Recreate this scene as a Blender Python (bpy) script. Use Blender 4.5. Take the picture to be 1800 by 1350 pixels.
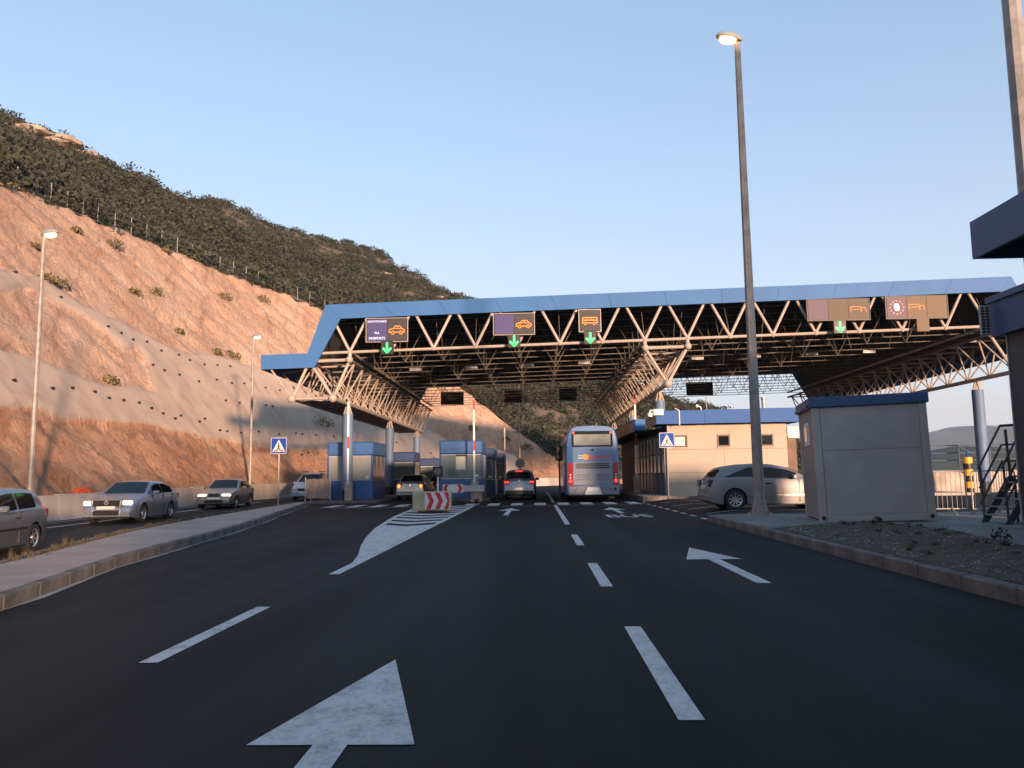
import bpy, bmesh, math, random
from mathutils import Vector, Matrix, noise
R = math.radians
rnd = random.Random(7)
scene = bpy.context.scene
for o in list(bpy.data.objects): bpy.data.objects.remove(o)
COL = scene.collection

# ------------------------------------------------------------ camera
cd = bpy.data.cameras.new('camera'); cam = bpy.data.objects.new('camera', cd); COL.objects.link(cam)
cd.sensor_width = 36; cd.lens = 28.0; cd.clip_end = 20000; cd.clip_start = .05
cam.matrix_world = (Matrix.Translation((0, 0, 1.3)) @ Matrix.Rotation(R(1.65), 4, 'Z')
                    @ Matrix.Rotation(math.pi/2 + math.atan(161/1400), 4, 'X') @ Matrix.Rotation(-.0135, 4, 'Z'))
scene.camera = cam
# ------------------------------------------------------------ sky, sun, exposure
SUN_EL, SUN_AZ = 4.7, 154.0            # degrees; azimuth clockwise from +Y
w = bpy.data.worlds.new('World'); scene.world = w; w.use_nodes = True
nt = w.node_tree; nt.nodes.clear()
out = nt.nodes.new('ShaderNodeOutputWorld'); bg = nt.nodes.new('ShaderNodeBackground'); sky = nt.nodes.new('ShaderNodeTexSky')
sky.sky_type = 'NISHITA'; sky.sun_disc = False; sky.sun_elevation = R(SUN_EL); sky.sun_rotation = R(SUN_AZ)
sky.altitude = 100; sky.air_density = .6; sky.dust_density = .5; sky.ozone_density = 1.0
bg.inputs['Strength'].default_value = .15
gm = nt.nodes.new('ShaderNodeGamma'); gm.inputs[1].default_value = .6; nt.links.new(sky.outputs[0], gm.inputs[0])
tn = nt.nodes.new('ShaderNodeMix'); tn.data_type = 'RGBA'; tn.blend_type = 'MULTIPLY'; tn.inputs[0].default_value = 1; tn.inputs[7].default_value = (.85, .97, 1.10, 1); nt.links.new(gm.outputs[0], tn.inputs[6])
wtc = nt.nodes.new('ShaderNodeTexCoord'); sx = nt.nodes.new('ShaderNodeSeparateXYZ'); nt.links.new(wtc.outputs['Generated'], sx.inputs[0])
ab = nt.nodes.new('ShaderNodeMath'); ab.operation = 'ABSOLUTE'; nt.links.new(sx.outputs[2], ab.inputs[0])
om = nt.nodes.new('ShaderNodeMath'); om.operation = 'SUBTRACT'; om.inputs[0].default_value = 1; nt.links.new(ab.outputs[0], om.inputs[1])
pw = nt.nodes.new('ShaderNodeMath'); pw.operation = 'POWER'; pw.inputs[1].default_value = 4; nt.links.new(om.outputs[0], pw.inputs[0])
# faint streaks of thin cloud low in the sky
cm = nt.nodes.new('ShaderNodeMapping'); cm.inputs['Scale'].default_value = (2.2, 2.2, 16); nt.links.new(wtc.outputs['Generated'], cm.inputs[0])
cn = nt.nodes.new('ShaderNodeTexNoise'); cn.inputs['Scale'].default_value = 1.6; cn.inputs['Detail'].default_value = 7; nt.links.new(cm.outputs[0], cn.inputs['Vector'])
cr = nt.nodes.new('ShaderNodeMapRange'); cr.inputs[1].default_value = .5; cr.inputs[2].default_value = .8; cr.inputs[4].default_value = .28; nt.links.new(cn.outputs['Fac'], cr.inputs[0])
ca = nt.nodes.new('ShaderNodeMath'); ca.operation = 'MULTIPLY_ADD'; ca.use_clamp = True; nt.links.new(cr.outputs[0], ca.inputs[0]); nt.links.new(pw.outputs[0], ca.inputs[1]); nt.links.new(pw.outputs[0], ca.inputs[2])
hz = nt.nodes.new('ShaderNodeMix'); hz.data_type = 'RGBA'; hz.inputs[7].default_value = (1.36, 1.26, 1.20, 1); nt.links.new(ca.outputs[0], hz.inputs[0]); nt.links.new(tn.outputs[2], hz.inputs[6])
nt.links.new(hz.outputs[2], bg.inputs[0]); nt.links.new(bg.outputs[0], out.inputs[0])
sd = bpy.data.lights.new('sun', 'SUN'); sd.energy = 2.7; sd.angle = R(3.0); sd.color = (1, .62, .40)
sun = bpy.data.objects.new('sun', sd); COL.objects.link(sun)
sdir = Vector((math.sin(R(SUN_AZ))*math.cos(R(SUN_EL)), math.cos(R(SUN_AZ))*math.cos(R(SUN_EL)), math.sin(R(SUN_EL))))
sun.rotation_euler = sdir.to_track_quat('Z', 'Y').to_euler(); sun.location = sdir*60
vs = scene.view_settings; vs.view_transform = 'Standard'; vs.look = 'None'; vs.gamma = 1; vs.exposure = 1.95; vs.use_curve_mapping = False

# ------------------------------------------------------------ materials
MATS = {}
def mat(name, col, rough=.6, metal=0., var=0., vs_=3., bump=0., bs=20., emis=None, es=0., coat=0., col2=None, det=6, spec=.5, speck=0., streak=False):
    if name in MATS: return MATS[name]
    m = bpy.data.materials.new(name); m.use_nodes = True; n = m.node_tree; p = n.nodes['Principled BSDF']
    c = (*col, 1); p.inputs['Base Color'].default_value = c; p.inputs['Roughness'].default_value = rough
    p.inputs['Metallic'].default_value = metal; p.inputs['Coat Weight'].default_value = coat; p.inputs['Specular IOR Level'].default_value = spec
    if emis: p.inputs['Emission Color'].default_value = (*emis, 1); p.inputs['Emission Strength'].default_value = es
    L = n.links.new
    tc = n.nodes.new('ShaderNodeTexCoord')
    def vec(sc=None):
        if not sc: return tc.outputs['Object']
        mp = n.nodes.new('ShaderNodeMapping'); mp.inputs['Scale'].default_value = sc; L(tc.outputs['Object'], mp.inputs[0]); return mp.outputs[0]
    cur = None
    if var or col2:
        t = n.nodes.new('ShaderNodeTexNoise'); t.inputs['Scale'].default_value = vs_; t.inputs['Detail'].default_value = det; t.inputs['Roughness'].default_value = .62
        L(vec((1, 1, .15) if streak else None), t.inputs['Vector'])
        r = n.nodes.new('ShaderNodeValToRGB'); r.color_ramp.elements[0].position = .33; r.color_ramp.elements[1].position = .68
        a = col2 or tuple(x*(1-var) for x in col); b = col if col2 else tuple(min(1, x*(1+var)) for x in col)
        r.color_ramp.elements[0].color = (*a, 1); r.color_ramp.elements[1].color = (*b, 1)
        L(t.outputs['Fac'], r.inputs[0]); cur = r.outputs[0]
    if speck:
        t2 = n.nodes.new('ShaderNodeTexNoise'); t2.inputs['Scale'].default_value = 160; t2.inputs['Detail'].default_value = 2
        L(vec(), t2.inputs['Vector'])
        mr = n.nodes.new('ShaderNodeMapRange'); mr.inputs[1].default_value = .35; mr.inputs[2].default_value = .7; mr.inputs[3].default_value = 1-speck; mr.inputs[4].default_value = 1+speck
        L(t2.outputs['Fac'], mr.inputs[0])
        mx = n.nodes.new('ShaderNodeMix'); mx.data_type = 'RGBA'; mx.blend_type = 'MULTIPLY'; mx.inputs[0].default_value = 1
        if cur: L(cur, mx.inputs[6])
        else: mx.inputs[6].default_value = c
        L(mr.outputs[0], mx.inputs[7]); cur = mx.outputs[2]
    if cur: L(cur, p.inputs['Base Color'])
    if bump:
        t3 = n.nodes.new('ShaderNodeTexNoise'); t3.inputs['Scale'].default_value = bs; t3.inputs['Detail'].default_value = 8; L(vec(), t3.inputs['Vector'])
        b = n.nodes.new('ShaderNodeBump'); b.inputs['Strength'].default_value = bump; b.inputs['Distance'].default_value = .03
        L(t3.outputs['Fac'], b.inputs['Height']); L(b.outputs[0], p.inputs['Normal'])
    MATS[name] = m; return m
def asphalt_mat():
    m = bpy.data.materials.new('asphalt'); m.use_nodes = True; n = m.node_tree; p = n.nodes['Principled BSDF']; L = n.links.new; N = n.nodes.new
    p.inputs['Roughness'].default_value = .85; p.inputs['Specular IOR Level'].default_value = .25
    tc = N('ShaderNodeTexCoord')
    def nz(scale, det, sc=(1, 1, 1), rough=.6):
        mp = N('ShaderNodeMapping'); mp.inputs['Scale'].default_value = sc; L(tc.outputs['Object'], mp.inputs[0]); t = N('ShaderNodeTexNoise'); t.inputs['Scale'].default_value = scale; t.inputs['Detail'].default_value = det; t.inputs['Roughness'].default_value = rough; L(mp.outputs[0], t.inputs['Vector']); return t.outputs['Fac']
    def rng(f, a, b, lo, hi):
        r = N('ShaderNodeMapRange'); r.inputs[1].default_value = a; r.inputs[2].default_value = b; r.inputs[3].default_value = lo; r.inputs[4].default_value = hi; L(f, r.inputs[0]); return r.outputs[0]
    def mul(a, b): x = N('ShaderNodeMath'); x.operation = 'MULTIPLY'; L(a, x.inputs[0]); L(b, x.inputs[1]); return x.outputs[0]
    f = rng(nz(.22, 4), .3, .7, .78, 1.22)                                   # broad patches
    f = mul(f, rng(nz(1.0, 5, (1.3, .06, 1)), .35, .7, .84, 1.2))             # wheel tracks along the lanes
    f = mul(f, rng(nz(2.2, 8, (1, .5, 1), .75), .62, .75, 1.0, .66))          # oil drips
    f = mul(f, rng(nz(55, 3, (1, 1, 1), .8), .35, .72, .62, 1.5))             # aggregate
    f = mul(f, rng(nz(170, 1), .60, .74, 1.0, 2.1))                           # pale chips
    c = N('ShaderNodeMix'); c.data_type = 'RGBA'; c.blend_type = 'MULTIPLY'; c.inputs[0].default_value = 1; c.inputs[6].default_value = (.0098, .0103, .0104, 1); L(f, c.inputs[7]); L(c.outputs[2], p.inputs['Base Color'])
    L(rng(nz(.5, 5, (1.3, .08, 1)), .35, .7, .9, .72), p.inputs['Roughness'])
    b = N('ShaderNodeBump'); b.inputs['Strength'].default_value = .5; b.inputs['Distance'].default_value = .012; L(nz(70, 6, (1, 1, 1), .7), b.inputs['Height']); L(b.outputs[0], p.inputs['Normal']); MATS['asphalt'] = m; return m
asphalt = asphalt_mat()
def paint_mat():
    m = mat('road_paint', (.52, .53, .54), .7, bump=.3, bs=80); n = m.node_tree; p = n.nodes['Principled BSDF']; L = n.links.new
    tc = n.nodes['Texture Coordinate']; t = n.nodes.new('ShaderNodeTexNoise'); t.inputs['Scale'].default_value = 16; t.inputs['Detail'].default_value = 12; t.inputs['Roughness'].default_value = .85
    L(tc.outputs['Object'], t.inputs['Vector']); r = n.nodes.new('ShaderNodeValToRGB')
    e = r.color_ramp.elements; e[0].position = .34; e[0].color = (.24, .24, .24, 1); e[1].position = .46; e[1].color = (.60, .60, .595, 1)
    L(t.outputs['Fac'], r.inputs[0])
    t2 = n.nodes.new('ShaderNodeTexNoise'); t2.inputs['Scale'].default_value = 4.5; t2.inputs['Detail'].default_value = 12; t2.inputs['Roughness'].default_value = .85; mp = n.nodes.new('ShaderNodeMapping'); mp.inputs['Scale'].default_value = (1, .8, 1); L(tc.outputs['Object'], mp.inputs[0]); L(mp.outputs[0], t2.inputs['Vector'])
    r2 = n.nodes.new('ShaderNodeValToRGB'); q = r2.color_ramp.elements; q[0].position = .38; q[0].color = (.50, .49, .48, 1); q[1].position = .52; q[1].color = (1, 1, 1, 1); L(t2.outputs['Fac'], r2.inputs[0])
    x = n.nodes.new('ShaderNodeMix'); x.data_type = 'RGBA'; x.blend_type = 'MULTIPLY'; x.inputs[0].default_value = 1; L(r.outputs[0], x.inputs[6]); L(r2.outputs[0], x.inputs[7]); L(x.outputs[2], p.inputs['Base Color']); return m
paint = paint_mat()
concrete = mat('concrete', (.36, .33, .30), .85, var=.3, vs_=1.2, bump=.4, bs=25, speck=.2)
pavemat = mat('pavement_asphalt', (.37, .305, .265), .9, var=.16, vs_=.8, bump=.4, bs=60, speck=.25)
kerbmat = mat('kerb_concrete', (.125, .113, .105), .9, var=.5, vs_=2.5, bump=.6, bs=30, speck=.3)
wallmat = mat('wall_concrete', (.40, .36, .32), .9, var=.22, vs_=.7, bump=.4, bs=12, streak=True)
soil = mat('soil', (.10, .085, .06), .95, var=.5, vs_=3, bump=.8, bs=20, speck=.4)
gravelm = mat('gravel_stone', (.27, .255, .24), .9, var=.4, vs_=2)
blue = mat('blue_panel', (.042, .14, .345), .55, metal=.0, var=.07, vs_=.8, spec=.2, streak=True)
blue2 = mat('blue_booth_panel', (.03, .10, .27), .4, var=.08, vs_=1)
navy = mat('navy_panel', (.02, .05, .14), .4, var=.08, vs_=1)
steel = mat('cream_steel_tube', (.37, .325, .285), .5, var=.12, vs_=4)
psteel = mat('weathered_pole_steel', (.25, .24, .23), .6, metal=.2, var=.25, vs_=4)
isteel = mat('shade_dark_frame_steel', (.15, .135, .12), .6, var=.15, vs_=4)  # same paint as the front tubes; the canopy's inner shade is put into this colour
galv = mat('galvanised_steel', (.36, .36, .36), .5, metal=.35, var=.2, vs_=6)
dark = mat('dark_roof_sheet', (.028, .030, .034), .75, var=.2, vs_=2)
black = mat('black_plastic', (.012, .012, .013), .5)
rubber = mat('rubber', (.016, .016, .017), .85)
alloy = mat('alloy', (.55, .55, .56), .3, metal=.8)
glass = mat('dark_glass', (.008, .009, .011), .07, spec=.32)
chrome = mat('chrome', (.7, .7, .7), .15, metal=1)
white = mat('white_paint', (.72, .71, .68), .5, var=.05, vs_=2)
offwhite = mat('cream_wall', (.335, .285, .235), .6, var=.05, vs_=1.2, bump=.1, bs=15)
greyw = mat('grey_container_sheet', (.37, .355, .335), .5, var=.12, vs_=.9, bump=.08, bs=6)
red = mat('sign_red', (.50, .02, .025), .5, var=.12, vs_=5)
signblue = mat('sign_blue', (.008, .05, .30), .6, spec=.2)
signwhite = mat('sign_white', (.58, .575, .56), .4, var=.06, vs_=6)
yellow = mat('yellow_paint', (.75, .36, .02), .5)
def emit(name, col, s): return mat(name, tuple(min(1, c*.6) for c in col), .5, emis=col, es=s)
led_orange = emit('led_orange', (1, .27, .03), .36); led_green = emit('led_green', (.05, 1, .26), .26); led_white = emit('led_white', (.75, .78, 1), .3)
lamp_em = emit('lamp_lit', (1, .60, .22), 2.0); head_em = emit('headlight_lit', (1, .80, .52), .55); brake_em = emit('brake_lit', (1, .05, .035), .5); ind_em = emit('indicator_lit', (1, .30, .06), .6)
tailred = mat('tail_lens', (.28, .01, .012), .2); lens = mat('clear_lens', (.45, .45, .45), .12, spec=.8)
plate = mat('number_plate', (.70, .68, .64), .4)

# ------------------------------------------------------------ mesh builder
class MB:
    def __init__(s): s.v = []; s.f = []
    def add(s, vs_, fs):
        k = len(s.v); s.v += [tuple(v) for v in vs_]; s.f += [tuple(i+k for i in f) for f in fs]; return s
    def box(s, x0, x1, y0, y1, z0, z1):
        return s.add([(x0,y0,z0),(x1,y0,z0),(x1,y1,z0),(x0,y1,z0),(x0,y0,z1),(x1,y0,z1),(x1,y1,z1),(x0,y1,z1)],
              [(0,3,2,1),(4,5,6,7),(0,1,5,4),(1,2,6,5),(2,3,7,6),(3,0,4,7)])
    def cbox(s, x0, x1, y0, y1, z0, z1, c=.02):
        bm = bmesh.new(); bmesh.ops.create_cube(bm, size=1)
        for v in bm.verts: v.co = Vector(((x0+x1)/2+v.co.x*(x1-x0), (y0+y1)/2+v.co.y*(y1-y0), (z0+z1)/2+v.co.z*(z1-z0)))
        bmesh.ops.bevel(bm, geom=bm.edges[:], offset=c, segments=1, affect='EDGES')
        bm.verts.index_update(); s.add([v.co[:] for v in bm.verts], [[v.index for v in f.verts] for f in bm.faces]); bm.free(); return s
    def tube(s, a, b, r, r2=None, n=6, cap=True):
        a = Vector(a); b = Vector(b); r2 = r if r2 is None else r2; d = (b-a).normalized()
        u = d.orthogonal().normalized(); v = d.cross(u); k = len(s.v)
        for p, q in ((a, r), (b, r2)):
            for i in range(n):
                t = 2*math.pi*i/n; s.v.append(tuple(p+u*math.cos(t)*q+v*math.sin(t)*q))
        for i in range(n): j = (i+1) % n; s.f.append((k+i, k+j, k+n+j, k+n+i))
        if cap: s.f.append(tuple(k+i for i in reversed(range(n)))); s.f.append(tuple(k+n+i for i in range(n)))
        return s
    def path(s, pts, r, n=6):
        for a, b in zip(pts, pts[1:]): s.tube(a, b, r, n=n)
        return s
    def ball(s, c, r, n=8):
        vs_ = []; fs = []; m = n//2
        for i in range(m+1):
            ph = math.pi*i/m
            for j in range(n):
                t = 2*math.pi*j/n; vs_.append((c[0]+r*math.sin(ph)*math.cos(t), c[1]+r*math.sin(ph)*math.sin(t), c[2]+r*math.cos(ph)))
        for i in range(m):
            for j in range(n): k = (j+1) % n; fs.append((i*n+j, (i+1)*n+j, (i+1)*n+k, i*n+k))
        return s.add(vs_, fs)
    def prism(s, poly, a, b, axis='z'):
        # poly: 2D points, counter-clockwise; extruded along axis from a to b
        def P(p, h): return {'z': (p[0], p[1], h), 'y': (p[0], h, p[1]), 'x': (h, p[0], p[1])}[axis]
        n = len(poly); vs_ = [P(p, a) for p in poly]+[P(p, b) for p in poly]
        fs = [tuple(range(n)), tuple(range(2*n-1, n-1, -1))]+[(i, i+n, (i+1) % n+n, (i+1) % n) for i in range(n)]
        return s.add(vs_, fs)
    def sheet(s, pts, z=None):
        return s.add([(p[0], p[1], z if z is not None else p[2]) for p in pts], [tuple(range(len(pts)))])
    def disc(s, c, r, axis, t=.01, n=20):
        c = Vector(c); d = Vector(axis).normalized()*t; return s.tube(c, c+d, r, n=n)
    def build(s, name, m, parent=None, smooth=False, loc=None, rz=0, fix=True, tri=False):
        me = bpy.data.meshes.new(name); me.from_pydata(s.v, [], s.f); me.validate()
        if fix or tri:
            bm = bmesh.new(); bm.from_mesh(me)
            if tri: bmesh.ops.triangulate(bm, faces=[f for f in bm.faces if len(f.verts) > 4])
            if fix: bmesh.ops.recalc_face_normals(bm, faces=bm.faces[:])
            bm.to_mesh(me); bm.free()
        if m: me.materials.append(m)
        if smooth:
            me.polygons.foreach_set('use_smooth', [True]*len(me.polygons)); me.set_sharp_from_angle(angle=R(38))
        o = bpy.data.objects.new(name, me); COL.objects.link(o); o.parent = parent
        if loc: o.location = loc
        if rz: o.rotation_euler.z = rz
        return o
def tag(o, label=None, cat=None, group=None, kind=None):
    if label: o['label'] = label
    if cat: o['category'] = cat
    if group: o['group'] = group
    if kind: o['kind'] = kind
    return o
def empty(name, loc=(0, 0, 0), rz=0, label=None, cat=None, group=None):
    o = bpy.data.objects.new(name, None); o.empty_display_size = .2; COL.objects.link(o); o.location = loc; o.rotation_euler.z = rz
    return tag(o, label, cat, group)
def share(src, name, parent, loc=(0, 0, 0), rz=0):
    c = bpy.data.objects.new(name, src.data); COL.objects.link(c); c.parent = parent; c.location = loc; c.rotation_euler.z = rz; return c
def text_mesh(txt, name, m, parent, loc, rot, size, sx=1, ext=.002, align='CENTER', bold=0., shear=0):
    cu = bpy.data.curves.new(name, 'FONT'); cu.body = txt; cu.size = size; cu.align_x = align; cu.align_y = 'CENTER'; cu.extrude = ext; cu.offset = bold; cu.shear = shear
    t = bpy.data.objects.new(name, cu); COL.objects.link(t)
    bpy.context.view_layer.update()
    me = bpy.data.meshes.new_from_object(t.evaluated_get(bpy.context.evaluated_depsgraph_get()))
    bpy.data.objects.remove(t); bpy.data.curves.remove(cu); me.materials.clear(); me.materials.append(m)
    o = bpy.data.objects.new(name, me); COL.objects.link(o); o.parent = parent; o.location = loc; o.rotation_euler = rot; o.scale = (sx, 1, 1); return o
def lerp_tab(tab, x):
    if x <= tab[0][0]: return tab[0][1]
    for (a, p), (b, q) in zip(tab, tab[1:]):
        if x <= b: return p+(q-p)*(x-a)/(b-a)
    return tab[-1][1]
def fbm(x, y, z=0., o=4):
    return noise.fractal(Vector((x, y, z)), 1.0, 2.0, o)

# ============================================================ ground, roads, pavements
def gl(y): return min(-.006, -.25+.0082*(max(y, 18)-18))          # level of the left carriageway
g = MB(); g.sheet([(-6000, -6000), (6000, -6000), (6000, 6000), (-6000, 6000)], -.7)
tag(g.build('ground', soil), kind='structure')
FY = [-30, 0, 8.2, 12, 15, 18.5, 23.5, 30, 35, 38.6]
FX = [-4.6, -5.0, -5.48, -6.35, -6.78, -7.25, -8.1, -9.4, -10.3, -11.0]
BX = [-6.6, -6.9, -7.2, -7.75, -8.5, -9.35, -10.15, -10.8, -11.3, -11.5]
VX = [-7.0, -7.3, -7.7, -8.2, -9.0, -9.85, -10.8, -11.7, -12.2, -12.3]
fx = lambda y: lerp_tab(list(zip(FY, FX)), y); bx_ = lambda y: lerp_tab(list(zip(FY, BX)), y); vx = lambda y: lerp_tab(list(zip(FY, VX)), y)
m = MB()
left = [(fx(y)-.05, y) for y in FY]+[(-11.9, 39.4), (-12.3, 46), (-18.7, 46), (-18.2, 54), (-17.0, 60), (-14.2, 71), (-9.5, 82), (-3.5, 93), (3.8, 101.8), (12, 111), (24, 123), (40, 139), (62, 159)]
m.sheet(left+[(80, 150), (45, 110), (34, 80), (34, -30)], 0)
road = tag(m.build('road', asphalt, tri=True), kind='structure')
m = MB(); ys = [-30+2*i for i in range(40)]
for a, b in zip(ys, ys[1:]):
    m.sheet([(-18.9, a, gl(a)), (vx(min(a, 38))+.1 if a < 39 else -11.8, a, gl(a)), (vx(min(b, 38))+.1 if b < 39 else -11.8, b, gl(b)), (-18.9, b, gl(b))])
lroad = tag(m.build('inbound_road', asphalt), kind='structure')
# median pavement, verge
m = MB(); NY = [-30+1.5*i for i in range(46)]; NY = [y for y in NY if y < 38.6]+[38.6]
for a, b in zip(NY, NY[1:]): m.sheet([(bx_(a), a, .15), (fx(a)-.11, a, .15), (fx(b)-.11, b, .15), (bx_(b), b, .15)])
pave = tag(m.build('pavement', pavemat), kind='structure')
m = MB()
for a, b in zip(NY, NY[1:]): m.sheet([(vx(a)+.10, a, .09), (bx_(a), a, .13), (bx_(b), b, .13), (vx(b)+.10, b, .09)])
verge = tag(m.build('verge', soil), kind='structure')
def kerb_run(pts, parent, h, wd=.14, base=-.05, L=1.0, side=1):
    # pts polyline; stones lie to the left (side=1) of the direction of travel
    for (x0, y0), (x1, y1) in zip(pts, pts[1:]):
        d = math.hypot(x1-x0, y1-y0); k = max(1, round(d/L)); ang = math.atan2(y1-y0, x1-x0)
        for i in range(k):
            l = d/k; mb = MB(); e = rnd.uniform(-.006, .006)
            mb.cbox(.006, l-.006, 0 if side > 0 else -wd, wd if side > 0 else 0, base, h+e, .018)
            mb.build('kerb_stone', kerbmat, parent, loc=(x0+math.cos(ang)*l*i, y0+math.sin(ang)*l*i, 0), rz=ang+rnd.uniform(-.004, .004))
kerb_run([(fx(y), y) for y in (4, 8.2, 12, 15, 18.5, 23.5, 30, 35, 38.6)], pave, .162)
kerb_run([(-11.0, 38.6), (-11.5, 39.3), (-12.2, 38.7)], pave, .155)
kerb_run([(vx(y), y) for y in (8.2, 12, 15, 18.5, 23.5, 30, 35, 38.6)], verge, .12, .11, base=-.3, side=-1)
m = MB()
for a, b in zip(NY, NY[1:]): m.sheet([(fx(a), a, .004), (fx(a)+.07+.03*math.sin(a*3), a, .004), (fx(b)+.07+.03*math.sin(b*3), b, .004), (fx(b), b, .004)])
m.build('gutter_strip', concrete, road)
# right pavement
m = MB(); m.box(4.74, 34, -30, 22.25, -.05, .16); rpave = tag(m.build('pavement', mat('old_concrete', (.205, .20, .20), .9, var=.3, vs_=.7, bump=.4, bs=40, speck=.25)), kind='structure')
kerb_run([(4.6, 2+i) for i in range(0, 21)]+[(4.75, 22.2), (5.1, 22.4)], rpave, .168, side=-1)
kerb_run([(5.1, 22.4), (14.1, 22.4)], rpave, .168, side=-1)
lz = lambda x: max(.008, min(.13, (x-4.9)*.11))
m = MB()
for a, b in zip((4.9, 6.1, 34), (6.1, 34, 34)):
    if b > a: m.sheet([(a, 22.38, lz(a)), (b, 22.38, lz(b)), (b, 37.4, lz(b)), (a, 37.4, lz(a))])
lot = tag(m.build('parking_lot', asphalt), kind='structure')
m = MB(); m.box(5.05, 20, 37.4, 64, -.05, .25); bpave = tag(m.build('pavement', concrete), kind='structure')
kerb_run([(5.05, 37.3), (14.05, 37.3)], bpave, .26, side=1); kerb_run([(5.04, 37.3), (5.04, 62.3)], bpave, .26, side=1)
# markings
ZP = .005
def mark(name, pts, parent=road, z=ZP): m = MB(); m.sheet(pts, z); return m.build(name, paint, parent, tri=True)
def rect(name, x0, x1, y0, y1, parent=road, z=ZP): return mark(name, [(x0, y0), (x1, y0), (x1, y1), (x0, y1)], parent, z)
for a, b in ((-.6, 1.95), (4.41, 7.03), (9.5, 12.0), (15, 17.67), (21.3, 35.0), (38.6, 62)): rect('lane_dash', .73, .87, a, b)
for a, b in ((.6, 3.1), (5.81, 8.25)): rect('lane_dash', -2.87, -2.73, a, b)
IL = [(10.94, -2.84), (12.34, -2.84), (13.6, -3.03), (15.4, -3.38), (17.6, -3.75), (20.4, -4.14), (23, -4.42), (26, -4.70), (30, -4.96), (36.5, -5.25)]
il = lambda y: lerp_tab(IL, y)
yy = [10.94, 12.34, 13, 13.6, 14.5, 15.4, 16.5, 17.6, 19, 20.4, 22.2]
mark('painted_island', [(il(y), y) for y in yy]+[(-3.5, 21.3), (-2.70, 22.2), (-2.69, 10.94)])
for s0 in range(8):
    y = 22.9+s0*1.72; yb = y+.95
    if yb > 36.4: break
    mark('hatch_stripe', [(il(y)+.15, y), (-3.6-.05*s0, y-.75), (-2.84, y), (-2.84, yb), (-3.6-.05*s0, yb-.75), (il(yb)+.15, yb)])
yy = [22.2, 24, 26, 28, 30, 33, 36.5]
mark('island_edge_line', [(il(y), y) for y in yy]+[(il(y)+.15, y) for y in reversed(yy)])
rect('island_edge_line', -2.84, -2.69, 22.2, 38.2)
def arrow(cx, y0, y1, y2, hw=.415, sw=.085): mark('lane_arrow', [(cx-sw, y0), (cx+sw, y0), (cx+sw, y1), (cx+hw, y1), (cx, y2), (cx-hw, y1), (cx-sw, y1)])
arrow(-1.03, .6, 4.04, 5.86); arrow(2.66, 9.67, 12.35, 14.3); arrow(-1.03, 26.5, 30.1, 32.3); arrow(2.85, 27.1, 29.6, 31.8)
text_mesh('BUS', 'lane_lettering', paint, road, (2.85, 25.2, .0055), (0, 0, 0), 2.2, sx=.42*.9, ext=0, bold=.03)
for i in range(15):
    x = -9.3+1.05*i
    if -5.4 < x < -3.0: continue
    rect('zebra_bar', x-.26, x+.26, 35.3, 38.0)
rect('stop_line', -9.0, -5.4, 34.6, 34.75); rect('stop_line', -2.5, .6, 34.5, 34.62); rect('stop_line', 1.0, 4.5, 34.5, 34.62)
for i in range(9): y = 22.9+1.62*i; rect('lot_dash', 4.72, 4.86, y, y+.75)
for i in range(4):
    y = 25.2+3.1*i; m = MB()
    for a, b in ((5.2, 6.1), (6.1, 11)): m.sheet([(a, y, lz(a)+ZP), (b, y, lz(b)+ZP), (b, y+.12, lz(b)+ZP), (a, y+.12, lz(a)+ZP)])
    m.build('bay_line', paint, lot)
for x, wd in ((-16.0, .18), (-17.5, .10)):
    m = MB()
    for a, b in zip(ys, ys[1:]):
        if 4 < a < 45: m.sheet([(x, a, gl(a)+ZP), (x+wd, a, gl(a)+ZP), (x+wd, b, gl(b)+ZP), (x, b, gl(b)+ZP)])
    m.build('edge_line', paint, lroad)

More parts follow.
